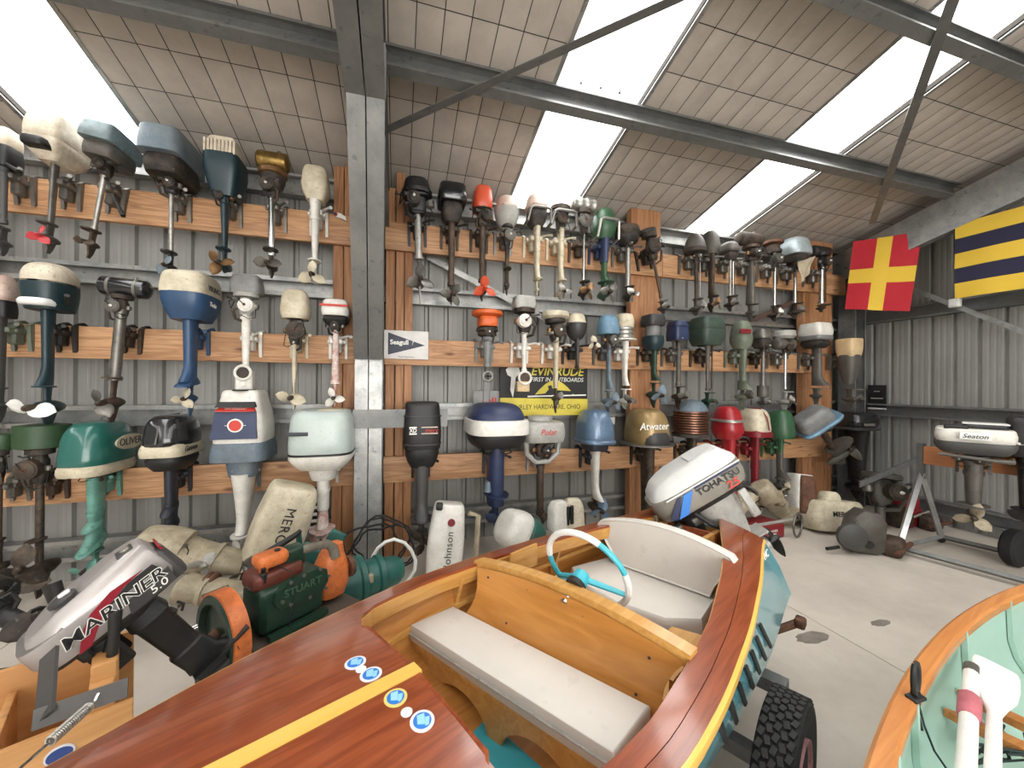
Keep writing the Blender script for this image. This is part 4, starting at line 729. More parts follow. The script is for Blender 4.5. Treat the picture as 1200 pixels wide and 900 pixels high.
motor('cream outboard with maroon skirt and stripe over dark red leg', 885, 3, [('box', 'old_cream', 479, 505, 44, dict(r=1.25, n=3.2, dome=.6, flat=.5, bot=1, top=.95)), ('box', 'dark_red', 503, 511, 47, dict(r=1.25, n=4, name='maroon_skirt', dome=.1, flat=.97, bot=1))], ('fair', 'dark_red', 510, 578, 14, 9, dict(flare=1.0, collar=.55)), ('dark_red', 578, 14, 590, 9, 3, 'beige', 600), clamp='dark_red', extras=lambda d: obj('maroon_stripe', MB().tube([(.0, -d['W'](44)*.6, d['S'](503)), (.0, -d['W'](44)*.5, d['S'](488)), (0, -d['W'](44)*.2, d['S'](478.5)), (0, .1, d['S'](478.5))], .008, 6), P['dark_red'], d['root']))
motor('green smooth-cowled outboard with grey-green leg beside the tilted one', 914, 3, [('box', 'green', 481, 513, 46, dict(r=1.35, n=3, dome=.65, flat=.4, bot=.9, tilt=-.2))], ('fair', 'green', 512, 532, 13, 9), ('grey_iron', 560, 20, 570, 9, 3, 'beige', 580), clamp='green', extras=lambda d: obj('lower_leg', MB().sell([(d['S'](530), .05, .08, 0, 0, 2.5), (d['S'](548), .04, .07, 0, 0, 2.5), (d['S'](560), .05, .17, 0, -.05, 2.5)], 14), P['grey_iron'], d['root'], 'bare grey lower leg'))
# ---------------------------------------------------------------- the runabout on its trailer
turq = mat('turquoise_hull', '#5796a1', .18, 0, .06, '#3a7f8b', coat=.6); turqp = mat('turquoise_panel', '#3fa9b8', .4, 0, .08, '#2f7f8c')
vinyl = mat('white_vinyl', '#cfcac2', .5, 0, .14, '#a9a39a', 3); white = P['clean_white']
strip_m = wood('pale_strip_timber', '#d9a848', '#e6bd66', .3, 0, .4, 2, False)
BT = Vector((1.6235, 1.8402, 0)); BA = Vector((-.88447, -.46659, 0)); BN = Vector((.46659, -.88447, 0))
boat = empty('runabout', 'varnished mahogany runabout with turquoise sides and white vinyl seats on a trailer', 'boat', BT, math.atan2(BA.y, BA.x))
def interp(tab, s):
    for (a, u), (b, v) in zip(tab, tab[1:]):
        if s <= b: t = (s-a)/(b-a); return u+(v-u)*t
    return tab[-1][1]
def smooth(tab, s, e=.07): return sum(interp(tab, max(tab[0][0], min(tab[-1][0], s+d*e))) for d in (-1.5, -1, -.5, 0, .5, 1, 1.5))/7
HBM = [(-.14, .325), (0, .35), (.37, .43), (.8, .50), (1.2, .54), (1.5, .545), (1.83, .485), (2.06, .43), (2.27, .355), (2.45, .29), (2.8, .15), (3.05, .02)]
def bw(s): return smooth(HBM, s)
CH = [(-.14, .455), (.0, .46), (.5, .50), (1.0, .50), (1.5, .48), (2.0, .36), (2.5, .2), (3.05, .01)]
def cw(s): return smooth(CH, s)
SH = [(-.14, .735), (.6, .74), (1.5, .755), (2.2, .79), (3.05, .83)]
def zs(s): return smooth(SH, s, .2)
def zc(s): return interp([(-.14, .49), (1.0, .50), (2, .56), (3.05, .70)], s)
def zk(s): return interp([(-.14, .36), (1.5, .35), (2.3, .42), (3.05, .66)], s)
def dz(s, t): b = max(.05, bw(s)); return zs(s)+.062*(1-min(1, (t/b)**2))
INN = [(-.14, .11), (.0, .16), (.25, .25), (.51, .325), (.89, .405), (1.13, .435), (1.42, .455), (1.6, .445), (1.70, .42), (1.76, .375), (1.79, .31)]
def inw(s): return interp(INN, s)
st = [-.12+.1*i for i in range(32)]+[3.05]
mb = MB(); secs = []
for s in st:
    b, c_, z0, z1, z2 = bw(s), cw(s), zs(s), zc(s), zk(s)
    q = [(-b, z0), (-(b*.5+c_*.5)-.012, (z0+z1)/2), (-c_, z1), (-c_*.97, z1-.012), (-c_*.5, (z1+z2)/2-.01), (0, z2), (c_*.5, (z1+z2)/2-.01), (c_*.97, z1-.012), (c_, z1), ((b*.5+c_*.5)+.012, (z0+z1)/2), (b, z0)]
    secs.append([Vector((s, y, z)) for y, z in q])
n = len(secs[0])
mb.loft(secs, cap=False, closed=False); mb.add(secs[0], [tuple(range(n))])
obj('hull', mb, turq, boat)
mb = MB(); secs = []
for s in [x for x in st if -.13 < x < 2.2]:
    b, c_, z0, z1, z2 = bw(s)-.02, cw(s)-.02, zs(s)-.004, zc(s)+.005, zk(s)+.03
    if s < -.1: s = -.105
    secs.append([Vector((s, y, z)) for y, z in [(-b, z0), (-c_, z1), (-c_*.5, (z1+z2)/2), (0, z2), (c_*.5, (z1+z2)/2), (c_, z1), (b, z0)]])
mb.loft(secs, cap=False, closed=False); mb.add(secs[0], [tuple(range(7))]); mb.add(secs[-1], [tuple(range(7))])
obj('inner_planking', mb, honey, boat)
def deckstrip(name, ss, f0, f1, m, lift=0, th=.014, nt=6, label=None):
    mb = MB(); top = []
    secs = []
    for s in ss:
        a, b = f0(s), f1(s); ts = [a+(b-a)*i/nt for i in range(nt+1)]
        u = [Vector((s, t, dz(s, t)+lift)) for t in ts]; d = [Vector((s, t, dz(s, t)+lift-th)) for t in reversed(ts)]
        secs.append(u+d)
    mb.loft(secs); return obj(name, mb, m, boat, label)
ssd = sorted(set([-.12+.06*i for i in range(32)]+[1.65, 1.7, 1.73, 1.76, 1.78, 1.79])); ssd = [s for s in ssd if s <= 1.79]
for sg in (-1, 1):
    if sg > 0:
        mid = lambda s: inw(s)+(bw(s)-inw(s))*.55
        deckstrip('side_deck', ssd, lambda s: inw(s), lambda s: mid(s)-.001, mahog, nt=3)
        deckstrip('side_deck', ssd, lambda s: mid(s)+.001, lambda s: bw(s)+.001, mahog, nt=3)
    else: deckstrip('side_deck', ssd, lambda s: -inw(s), lambda s: -bw(s)-.001, mahog, nt=4)
ssf = [1.79+.063*i for i in range(21)]; 
sk = lambda t: .0
for sg in (-1, 1): deckstrip('foredeck', ssf, lambda s: sg*.02, lambda s: sg*max(.025, bw(s)+.001), mahog, nt=8)
# rounded inner corners of the cockpit opening against the foredeck
for sg in (-1, 1):
    mb = MB(); o = [(1.795, sg*.30), (1.795, sg*.02), (1.78, sg*.02), (1.782, sg*.2), (1.778, sg*.28)]
    mb.loft([[Vector((s, t, dz(s, t)+d)) for s, t in o] for d in (-.014, 0.0005)]); obj('foredeck_edge', mb, mahog, boat)
deckstrip('centre_strip', [1.775]+ssf, lambda s: -.0195, lambda s: .0195, strip_m, lift=.004, nt=2, label='pale timber strip down the middle of the foredeck')
for sg in (-1, 1):
    mb = MB(); secs = []
    for s in st:
        b = bw(s); z = zs(s); secs.append([Vector((s, sg*(b+y), z+a)) for y, a in ((-.014, -.034), (.011, -.034), (.013, -.026), (.012, -.006), (.006, -.002), (-.014, -.002))])
    mb.loft(secs); obj('rubbing_strake', mb, strip_m, boat, 'gold varnished edge strip')
    mb = MB(); secs = []
    for s in ssd:
        i = inw(s); z = dz(s, i)-.012; secs.append([Vector((s, sg*(i+y), z+a)) for y, a in ((.012, 0), (-.006, 0), (-.006, -.006), (.004, -.06), (.016, -.06))])
    mb.loft(secs); obj('coaming', mb, honey2, boat)
    mb = MB(); secs = []
    for s in [.1+.1*i for i in range(18)]:
        b = (bw(s)*.45+cw(s)*.55)-.03; secs.append([Vector((s, sg*(b+y), .615+a)) for y, a in ((.014, 0), (-.012, 0), (-.012, -.02), (.014, -.02))])
    mb.loft(secs); obj('stringer', mb, honey2, boat)
    for s in (.7, 1.3):
        mb = MB(); mb.loft([[Vector((s+d, sg*(bw(s)-.03+a), z)) for a, z in ((0, .73), (-.07, .73), (-.035, .62), (-.05, .5), (.0, .5))] for d in (-.009, .009)]); obj('side_frame', mb, honey2, boat)
# hull side louvres
for i in range(7):
    s = .66+i*.095; mb = MB()
    def sidep(s, f, o):
        b, c_ = bw(s), cw(s); y = b+(c_-b)*f+.014*math.sin(math.pi*f)+o; return Vector((s, y, zs(s)+(zc(s)-zs(s))*f))
    a, b = sidep(s, .22, .002), sidep(s-.13, .80, .003); d = Vector((.011, 0, 0))
    mb.loft([[a-d, a+d, a+d+Vector((0, .006, 0)), a-d+Vector((0, .006, 0))], [b-d, b+d, b+d+Vector((0, .006, 0)), b-d+Vector((0, .006, 0))]]); obj('louvre_slot', mb, P['black'], boat)
def btext(s, size, m, loc, rot, **kw): return text(s, size, m, boat, loc, rot, **kw)
# front seat: cushion, fascia with two arches, divider panel
cu = [(1.345, -.45), (1.535, -.46), (1.43, .36), (1.225, .355)]
def slabpts(mb, o, z0, z1, r=.012):
    c_ = (sum(p[0] for p in o)/len(o), sum(p[1] for p in o)/len(o))
    def ring(z, k): return [Vector((c_[0]+(x-c_[0])*k[0], c_[1]+(y-c_[1])*k[1], z)) for x, y in o]
    mb.loft([ring(z0, (.97, .99)), ring(z0+r, (1, 1)), ring(z1-r, (1, 1)), ring(z1-r*.3, (.98, .993)), ring(z1, (.93, .98))]); return mb
obj('seat_cushion', slabpts(MB(), cu, .565, .632), vinyl, boat, 'white vinyl front bench cushion')
obj('cushion_piping', MB().tube([Vector((x, y, .60)) for x, y in [(1.345, -.463), (1.53, -.468), (1.542, -.455), (1.436, .362)]], .004, 6), P['light_grey'], boat)
mb = MB(); top = []; prof = []
N = 40
for i in range(N+1):
    u = i/N; t = -.45+.81*u; z = .40
    for c0 in (.30, .70):
        q = (u-c0)/.17
        if abs(q) < 1: z = max(z, .40+.105*math.sqrt(1-q*q))
    s = 1.525-.105*u
    prof.append((s, t, z))
mb.loft([[Vector((s, t, z)), Vector((s, t, .567)), Vector((s-.014, t, .567)), Vector((s-.014, t, z))] for s, t, z in prof]); obj('seat_front', mb, honey2, boat)
obj('seat_edge', MB().loft([[Vector((s+.006, t, .55)), Vector((s+.006, t, .57)), Vector((s-.012, t, .57)), Vector((s-.012, t, .55))] for s, t, z in prof]), honey2, boat)
obj('bow_locker', MB().box((1.5, 0, .41), (.012, .8, .3)), P['black'], boat) if False else None
mb = MB(); fr = [(1.56, -.34), (1.78, -.32), (1.74, .36), (1.42, .36), (1.44, -.34)]
mb.loft([[Vector((s, t, z)) for s, t in fr] for z in (.405, .42)]); obj('floor_hatch', mb, turqp, boat, 'turquoise floor hatch')
obj('floor_hatch_latch', MB().lathe([(.008, 0), (.006, .006)], (1.56, .05, .42), 'z', 10), P['chrome'], boat)
def divider(mb, th, dt0, dt1, zt_add, sh):
    rows = []
    for j in range(7):
        v = j/6; row = []
        for i in range(17):
            u = i/16; half = -.45*(1-.02*v); lo, hi = -.425+.0*v, .43
            if True:
                e = math.sin(math.pi*min(1, max(0, v)))*.045
                lo2, hi2 = lo+e, hi-e*.6-.05*(1-v)
            t = lo2+(hi2-lo2)*u
            zt_ = .765+.042*(1-((t)/.42)**2)+zt_add
            z = .57+(zt_-.57)*v
            s = (1.33-.13*u)*(1-v)+(1.235-.065*u)*v+sh
            row.append(Vector((s, t, z)))
        rows.append(row)
    n = 17; vs_ = [p for r in rows for p in r]; bk = [p+Vector((-th, 0, 0)) for p in vs_]; o = len(vs_); fs = []
    for j in range(6):
        for i in range(16):
            a = j*n+i; fs.append((a, a+1, a+n+1, a+n)); fs.append((o+a, o+a+n, o+a+n+1, o+a+1))
    for i in range(16): fs.append((6*n+i, 6*n+i+1, o+6*n+i+1, o+6*n+i)); fs.append((i, o+i, o+i+1, i+1))
    for j in range(6): fs.append((j*n, j*n+n, o+j*n+n, o+j*n)); a = j*n+16; fs.append((a, o+a, o+a+n, a+n))
    return mb.add(vs_, fs)
obj('backrest_panel', divider(MB(), .012, 0, 0, 0, 0), wood('honey_panel', '#a06526', '#c88d4a', .38, 1, .3, 2.2, False, 1.5), boat, 'honey plywood back panel of the front bench')
mb = MB(); secs = []
for i in range(21):
    u = i/20; t = -.46+.90*u; z = .768+.042*(1-(t/.44)**2); s = 1.225-.07*u
    secs.append([Vector((s, t, z-.03)), Vector((s, t, z+.014)), Vector((s-.05, t, z+.014)), Vector((s-.05, t, z-.03))])
mb.loft(secs); obj('dash_rail', mb, honey2, boat)
for t, z in ((-.34, .755), (-.14, .77), (.1, .765), (.33, .735), (.30, .62), (-.2, .64)):
    u = (t+.405)/.79; v = (z-.57)/.22; s = (1.33-.13*u)*(1-v)+(1.235-.065*u)*v
    obj('screw', MB().lathe([(.005, 0), (.004, .003)], (s+.001, t, z), 'x', 8), P['dark_iron'], boat)
mb = MB().box((1.0, -.37, .745), (.17, .012, .10)); obj('dash_plate', mb, honey2, boat)
# rear seat
rs = [(.74, -.30), (.70, .30), (.62, .37), (.30, .29), (.28, -.31), (.64, -.42)]; rs = [(.28, -.31), (.60, -.40), (.70, -.30), (.73, -.05), (.69, .16), (.58, .27), (.30, .25)]
obj('rear_seat', slabpts(MB(), rs, .44, .57, .03), vinyl, boat, 'white vinyl rear seat')
obj('seat_box', MB().box((.5, 0, .41), (.44, .56, .1)), honey, boat)
mb = MB(); o = []
for i in range(19):
    u = i/18; t = -.35+.67*u; zt_ = .785+.055*(1-((t+.015)/.335)**2); zb = .575; o.append((t, zt_))
outl = o+[(.335, .765), (.30, .70), (.255, .63), (.235, .575), (-.25, .575), (-.28, .63), (-.33, .70), (-.365, .765)]
c0 = (-.01, .68)
secs = []
for s, kx, kz in ((.385, .955, .94), (.395, .99, .985), (.375, 1, 1), (.335, 1, 1), (.32, .97, .96)):
    secs.append([Vector((s+.06*(t+.0)*-.5, c0[0]+(t-c0[0])*kx, c0[1]+(z-c0[1])*kz)) for t, z in outl])
mb.loft(secs); obj('rear_backrest', mb, vinyl, boat, 'white vinyl curved rear backrest')
obj('rear_side_shelf', MB().loft([[Vector((s, t, z)) for s, t in ((.72, .20), (.66, .40), (1.10, .44), (1.12, .2))] for z in (.555, .57)]), honey2, boat)
for t in (-.30, .36): obj('side_shelf_brace', MB().box((.95, t, .6), (.3, .012, .08)), honey2, boat)
# transom knee block
obj('transom', MB().loft([[Vector((s, t, z)) for t, z in ((-.40, .52), (.40, .52), (.33, .735), (.12, .74), (.10, .66), (-.10, .66), (-.12, .74), (-.33, .735))] for s in (-.135, -.105)]), mahog, boat)
obj('motor_well_board', MB().box((.03, 0, .68), (.02, .3, .14)), mahog, boat)
for t in (-.13, .13): obj('transom_knee', MB().loft([[Vector((s, t+d, z)) for s, z in ((-.1, .74), (.16, .76), (.16, .72), (-.1, .52))] for d in (-.012, .012)]), honey2, boat)
# decals on the foredeck
for s, t, ring in ((1.885, -.122, '#d8d8e0'), (1.875, -.052, '#d8d8e0'), (1.865, .055, '#d9c070'), (1.85, .145, '#e0d4d8')):
    dm = mat('decal_rim'+ring, ring, .4, 0, 0); db = mat('decal_blue', '#2b72c0', .4, 0, 0); dl = mat('decal_light', '#8fc4e4', .4, 0, 0); z = dz(s, t)+.0005; tl_ = math.atan(-2*.062*t/bw(s)**2)
    o = obj('decal', MB().lathe([(.026, -.001), (.026, .0012)], (0, 0, 0), 'z', 28), dm, boat, loc=(s, t, z+.0005), rot=(tl_, 0, 0))
    obj('decal_centre', MB().lathe([(.0195, -.001), (.0195, .0022)], (0, 0, 0), 'z', 28), db, o)
    obj('decal_picture', MB().loft([[Vector((a, b, c_)) for a, b in ((-.012, -.012), (.004, -.016), (.013, .002), (.0, .012))] for c_ in (.001, .003)]).loft([[Vector((a, b, c_)) for a, b in ((-.017, .002), (-.008, -.002), (.002, .016), (-.006, .017))] for c_ in (.001, .0032)]), dl, o)
for s, t in ((1.885, -.087), (1.865, .105)):
    obj('white_dot', MB().lathe([(.0125, -.001), (.0125, .0015)], (s, t, dz(s, t)+.0005), 'z', 20), white, boat)
btext('24C', .05, P['letter_white'], (.045, bw(.04)+.022+.0, .715), (R(78), 0, R(180)))
# steering wheel on the dash rail
wn = Vector((-.92, -.08, .38)).normalized(); wc = Vector((1.05, .01, .845)); wv = Vector((-.08, 1, 0)); wv = (wv-wn*wv.dot(wn)).normalized(); wu = wv.cross(wn)*-1
sw = obj('steering_wheel', MB().tube([wc-wn*.075, wc-wn*.06, wc-wn*.03, wc-wn*.025], [.030, .034, .030, .02], 16), turqp, boat, 'turquoise steering wheel with white wrapped rim')
RW = .168
def arc(a0, a1, m, r, nm):
    mb = MB().tube([wc+(wv*math.cos(R(a))+wu*math.sin(R(a)))*RW for a in [a0+(a1-a0)*i/18 for i in range(19)]], r, 8); obj(nm, mb, m, sw)
arc(-15, 125, P['clean_white'], .0125, 'rim_wrap'); arc(125, 185, turqp, .011, 'rim'); arc(185, 300, P['clean_white'], .0125, 'rim_wrap'); arc(-60, -15, turqp, .011, 'rim')
for a in (20, 150): obj('spoke', MB().tube([wc-wn*.045, wc+(wv*math.cos(R(a))+wu*math.sin(R(a)))*RW], [.013, .009], 8), turqp, sw)
obj('steering_column', MB().tube([wc-wn*.17, wc-wn*.06], [.016, .016], 12), P['chrome'], sw)
obj('wheel_boss', MB().tube([wc-wn*.095, wc-wn*.075], [.038, .038], 16), P['black'], sw)
# trailer
trl = empty('boat_trailer', 'grey steel boat trailer with a knobbly tyre under the runabout', 'trailer', BT, math.atan2(BA.y, BA.x))
tg = mat('trailer_grey', '#77797a', .5, .4, .3)
obj('cross_beam', MB().box((.38, 0, .315), (.07, 1.06, .05)), tg, trl); obj('axle', MB().box((.72, 0, .25), (.05, 1.0, .05)), tg, trl)
for t in (-.3, .3): obj('side_rail', MB().box((1.0, t, .29), (2.2, .05, .05)), tg, trl); obj('bunk', MB().box((.8, t, .35), (1.0, .06, .07)), pine, trl)
obj('drawbar', MB().box((2.4, 0, .29), (1.2, .06, .05)), tg, trl)
for t in (-.585, .585):
    wr_ = .245; mb = MB().lathe([(.13, -.045), (.2, -.060), (.232, -.056), (wr_-.006, -.046), (wr_-.004, 0), (wr_-.006, .046), (.232, .056), (.2, .060), (.13, .045)], (0, 0, 0), 'y', 40)
    wh = obj('wheel', mb, P['rubber'], trl, loc=(.72, t, wr_))
    tm = MB(); rnd = random.Random(2)
    for i in range(44):
        for j in range(5):
            a = 2*math.pi*(i+(j % 2)*.5)/44; y = -.040+.020*j; c_ = Vector(((wr_-.001)*math.sin(a), y, (wr_-.001)*math.cos(a)))
            tm.box(c_, (.024, .016, .010), Matrix.Rotation(a, 3, 'Y') @ Matrix.Rotation(R(18 if j % 2 else -18), 3, 'Z'))
    o = obj('tread_blocks', tm, mat('tread', '#242424', .8, 0, .3, '#4a4743'), wh, ang=0); o['kind'] = 'stuff'
    obj('wheel_rim', MB().lathe([(.02, .04), (.05, .045), (.06, .02), (.11, .025), (.128, .058), (.132, .058), (.132, -.058), (.11, -.02), (.02, -.02)], (0, 0, 0), 'y', 28), mat('pink_rim', '#b9838a', .5, .1, .4), wh)
obj('lamp_bracket', MB().rbox((-.02, .51, .41), (.06, .045, .045), .01).tube([(-.03, .50, .40), (.1, .40, .36)], .018, 8), P['rust'], trl)
# ---------------------------------------------------------------- free-standing motors
def frame(loc, up, aft):
    z = Vector(up).normalized(); y = -Vector(aft); y = (y-z*y.dot(z)).normalized(); x = y.cross(z)
    m = Matrix((x, y, z)).transposed().to_4x4(); m.translation = Vector(loc); return m
NA = (R(90), 0, R(-90))
def quad(pts, t, m, nm, parent, label=None):     # thin raised panel from outline (y,z) on a side at x, thickness outwards
    mb = MB().loft([[Vector((p[0]+d, p[1], p[2])) for p in pts] for d in (0, t)]); return obj(nm, mb, m, parent, label)
def tilted_cowl(root, name, m, secs, label=None, n=24): return obj(name, MB().sell(secs, n), m, root, label)
# the grey-and-white 25 on the runabout's transom
ti = R(33); ha = Vector((.92, -.38, 0)).normalized(); aft = ha*math.cos(ti)+Vector((0, 0, math.sin(ti))); up = -ha*math.sin(ti)+Vector((0, 0, math.cos(ti)))
to = empty('outboard_motor', 'tilted white and grey outboard with blue flashes on the runabout transom', 'outboard motor', mw=frame((1.69, 1.90, .965), up, aft))
sg_ = mat('warm_silver', '#8f8a80', .35, .3, .1); 
tilted_cowl(to, 'lower_cowl', sg_, [(-.085, .24, .50, 0, 0, 4), (-.075, .27, .54, 0, 0, 4), (-.02, .29, .57, 0, 0, 4), (.05, .29, .57, 0, 0, 4), (.055, .27, .55, 0, 0, 4)])
mb = MB().sell([(.05, .275, .56, 0, 0, 4.5), (.07, .27, .55, 0, 0, 4.5), (.115, .25, .50, 0, .01, 4.5), (.145, .225, .44, 0, .0, 4.5), (.155, .19, .38, 0, .0, 4.5)], 24)
mb.v = [(x, y, z-.15*max(0, y-.05) if z > .06 else z) for x, y, z in mb.v]; obj('cowl_lid', mb, mat('lid_white', '#c6c6c3', .35, 0, .05), to, 'white cowl lid')
obj('lid_seam', MB().box((0.0, -.11, .154), (.13, .14, .004)), mat('seam_grey', '#c9c9c6', .4, 0, 0), to)
sx = -.147
obj('white_pinstripe', MB().box((sx+.002, -.03, .047), (.006, .46, .006)), P['clean_white'], to)
quad([(sx, .20, -.07), (sx, .11, .035), (sx, .14, .035), (sx, .235, -.05)], -.003, P['letter_navy'], 'navy_flash', to)
quad([(sx, .13, -.07), (sx, .04, .035), (sx, .10, .035), (sx, .19, -.07)], -.0035, mat('flash_blue', '#2f74c4', .4, 0, 0), 'blue_flash', to)
obj('navy_band', MB().box((sx+.001, -.11, .037), (.006, .28, .012)), P['letter_navy'], to)
text('TOHATSU', .052, P['letter_black'], to, (sx-.004, -.10, .003), NA, sx=1.1, bold=.0008)
text('25', .06, P['letter_red'], to, (sx-.004, -.165, -.045), NA, sx=1.25, bold=.0012, shear=.1)
tilted_cowl(to, 'drip_tray', P['black'], [(-.115, .2, .42, 0, 0, 4), (-.085, .25, .51, 0, 0, 4)])
tilted_cowl(to, 'leg', P['light_grey'], [(-.10, .15, .26, 0, -.05, 3), (-.22, .12, .22, 0, -.06, 3), (-.33, .09, .19, 0, -.05, 3), (-.40, .07, .16, 0, -.05, 3)])
tilted_cowl(to, 'swivel_bracket', P['black'], [(-.10, .16, .14, 0, .12, 3), (-.28, .10, .07, 0, .12, 3)])
obj('tilt_lever', MB().rbox((-.10, -.19, -.20), (.02, .05, .17), .008), P['light_grey'], to)
obj('cavitation_plate', MB().box((0, -.08, -.41), (.13, .24, .012)), P['light_grey'], to)
obj('gearcase', MB().lathe([(.01, .2), (.04, .12), (.05, 0), (.035, -.13)], (0, -.05, -.50), 'y', 14).box((0, -.05, -.45), (.03, .14, .1)), P['light_grey'], to)
propeller(to, (0, -.21, -.50), .10, 3, P['black'], P['black'], 10)
mb = MB().tube([(-.11, .24, -.10), (-.13, .28, -.20), (-.12, .22, -.26)], .012, 8).tube([(.02, .26, -.10), (-.02, .3, -.22)], .014, 8).tube([(-.1, .1, -.1), (-.14, .06, -.18), (-.12, .02, -.24)], .012, 8); obj('control_cable', mb, P['black'], to)
obj('clamp_handle', MB().tube([(-.1, .30, -.13), (-.12, .31, -.04), (-.11, .29, .0)], .010, 8).rbox((-.08, .22, -.13), (.08, .05, .03), .006).rbox((-.05, .1, -.16), (.06, .07, .05), .008), P['pewter'], to)
obj('clamp_screw', MB().tube([(-.06, .25, -.28), (-.06, .10, -.28)], .009, 8), P['chrome'], to)
# the silver 5.0 at the left front on a timber transom stand
ti = R(33); fa = Vector((.82, .572, 0)); aft = fa*math.cos(ti)+Vector((0, 0, math.sin(ti))); up = -fa*math.sin(ti)+Vector((0, 0, math.cos(ti)))
mc = at(119, 704, Y=1.62)
ma = empty('outboard_motor', 'silver outboard with red swoosh tilted on the timber stand at the left front', 'outboard motor', mw=frame(mc, up, aft) @ Matrix.Scale(.8, 4))
mb = MB().sell([(-.075, .23, .45, 0, 0, 4.5), (-.03, .25, .48, 0, 0, 5), (.035, .245, .47, 0, 0, 5), (.045, .24, .465, 0, 0, 5)], 28); obj('lower_cowl', mb, P['silver'], ma)
mb = MB().sell([(.045, .24, .465, 0, 0, 5), (.08, .225, .45, 0, 0, 5.5), (.115, .185, .42, 0, -.005, 5.5), (.122, .165, .40, 0, -.005, 5.5)], 28)
mb.v = [(x, y, z-.35*max(0, y-.02)*(1 if z > .05 else 0)) for x, y, z in mb.v]; obj('cowl_lid', mb, P['silver'], ma)
obj('cowl_base', MB().sell([(-.095, .20, .44, 0, 0, 4.5), (-.072, .225, .475, 0, 0, 4.5)], 28), P['charcoal'], ma)
obj('rear_bumper', MB().sell([(-.09, .19, .07, 0, -.225, 4), (.04, .18, .05, 0, -.225, 4), (.07, .14, .04, 0, -.21, 4)], 16), P['charcoal'], ma)
obj('starter_recess', MB().lathe([(.044, 0), (.044, .012), (.036, .016), (.03, .016)], (-.01, .06, .098), 'z', 10), P['charcoal'], ma)
obj('starter_grip', MB().rbox((-.01, .045, .12), (.02, .036, .012), .004), P['clean_white'], ma)
obj('top_recess', MB().rbox((-.01, -.155, .119), (.08, .06, .014), .006), P['charcoal'], ma); obj('top_badge', MB().lathe([(.018, .0), (.016, .014)], (-.01, -.16, .118), 'z', 16), P['aluminium'], ma)
sx = -.126
def sq(pts, m, nm, o=0): quad([(sx-o, y, z) for y, z in pts], -.004, m, nm, ma)
rg = mat('swoosh_red', '#8f1f2e', .3, .2, .05)
sq([(.13, -.075), (.09, -.075), (.04, -.03), (-.01, .01), (-.09, .04), (-.16, .05), (-.05, .055), (.03, .03), (.08, -.01)], rg, 'red_swoosh')
sq([(-.04, -.075), (-.21, -.075), (-.22, -.005), (-.10, -.018), (-.06, -.02)], P['charcoal'], 'dark_flash', .0005)
sq([(-.02, .012), (-.2, .012), (-.19, .045), (-.1, .04)], P['black'], 'black_flash', .001)
text('MARINER', .068, P['letter_white'], ma, (sx-.0062, -.028, -.008), NA, shear=.25, sx=1.2, bold=.0028)
text('MARINER', .068, P['letter_black'], ma, (sx-.0075, -.028, -.008), NA, shear=.25, sx=1.2, bold=.0004)
text('5.0', .045, P['letter_white'], ma, (sx-.0065, -.155, -.05), NA, shear=.2, sx=1.2)
text('5.0', .05, P['letter_white'], ma, (.02, -.247, .03), (R(90), 0, 0), shear=.1)
obj('red_end_panel', MB().box((.0, -.243, .04), (.12, .008, .06)), rg, ma)
tilted_cowl(ma, 'powerhead_mount', P['black'], [(-.14, .11, .2, 0, 0, 3), (-.095, .16, .34, 0, 0, 3)])
tilted_cowl(ma, 'leg', P['black'], [(-.13, .10, .13, 0, -.05, 3), (-.19, .13, .15, 0, -.05, 3), (-.21, .10, .13, 0, -.05, 3), (-.42, .075, .12, 0, -.05, 3), (-.43, .09, .14, 0, -.05, 3), (-.52, .07, .15, 0, -.06, 3), (-.56, .06, .20, 0, -.08, 3)])
obj('cavitation_plate', MB().box((0, -.12, -.565), (.12, .26, .01)), P['black'], ma)
obj('gearcase', MB().lathe([(.008, .16), (.032, .1), (.036, 0), (.028, -.1)], (0, -.05, -.66), 'y', 14).box((0, -.05, -.61), (.028, .12, .1)), P['black'], ma)
propeller(ma, (0, -.18, -.66), .09, 3, P['black'], P['black'])
obj('clamp_bracket', MB().rbox((-.05, .10, -.19), (.03, .10, .16), .02).rbox((.05, .10, -.19), (.03, .10, .16), .02).tube([(-.07, .06, -.13), (-.08, .13, -.20), (-.07, .17, -.27)], .016, 8), P['black'], ma)
obj('tiller_arm', MB().tube([(-.13, -.02, -.02), (-.14, .03, -.09), (-.13, .08, -.16)], [.022, .018, .018], 10), P['black'], ma)
obj('shift_lever', MB().rbox((-.08, .13, -.11), (.03, .04, .05), .008).tube([(-.07, -.12, -.19), (-.09, -.13, -.21), (-.09, -.11, -.23)], .006, 6).tube([(-.07, -.15, -.19), (-.09, -.16, -.21), (-.09, -.14, -.23)], .006, 6), P['black'], ma)
# timber transom stand
stand_m = wood('stand_timber', '#b07a45', '#cf9c63', .55, 0, 0, 2, True)
S0 = at(146, 822, Z=.56); sd = BA.copy()
ts = empty('timber_stand', 'open-topped light timber stand with blue oval sticker, under the silver outboard', 'stand', (S0.x, S0.y, 0), math.atan2(BA.y, BA.x))
obj('side_board', MB().rbox((.36, .0, .33), (.76, .02, .46), .003), stand_m, ts); obj('side_board', MB().rbox((.36, -.34, .36), (.76, .02, .52), .003), stand_m, ts)
obj('end_block', MB().rbox((.05, -.17, .38), (.055, .30, .5), .004), stand_m, ts); obj('cross_board', MB().rbox((.26, -.17, .40), (.02, .3, .3), .003), stand_m, ts)
obj('clamp_block', MB().rbox((.045, -.14, .62), (.06, .2, .12), .006), stand_m, ts)
obj('base_board', MB().rbox((.36, -.17, .05), (.76, .36, .1), .004), stand_m, ts)
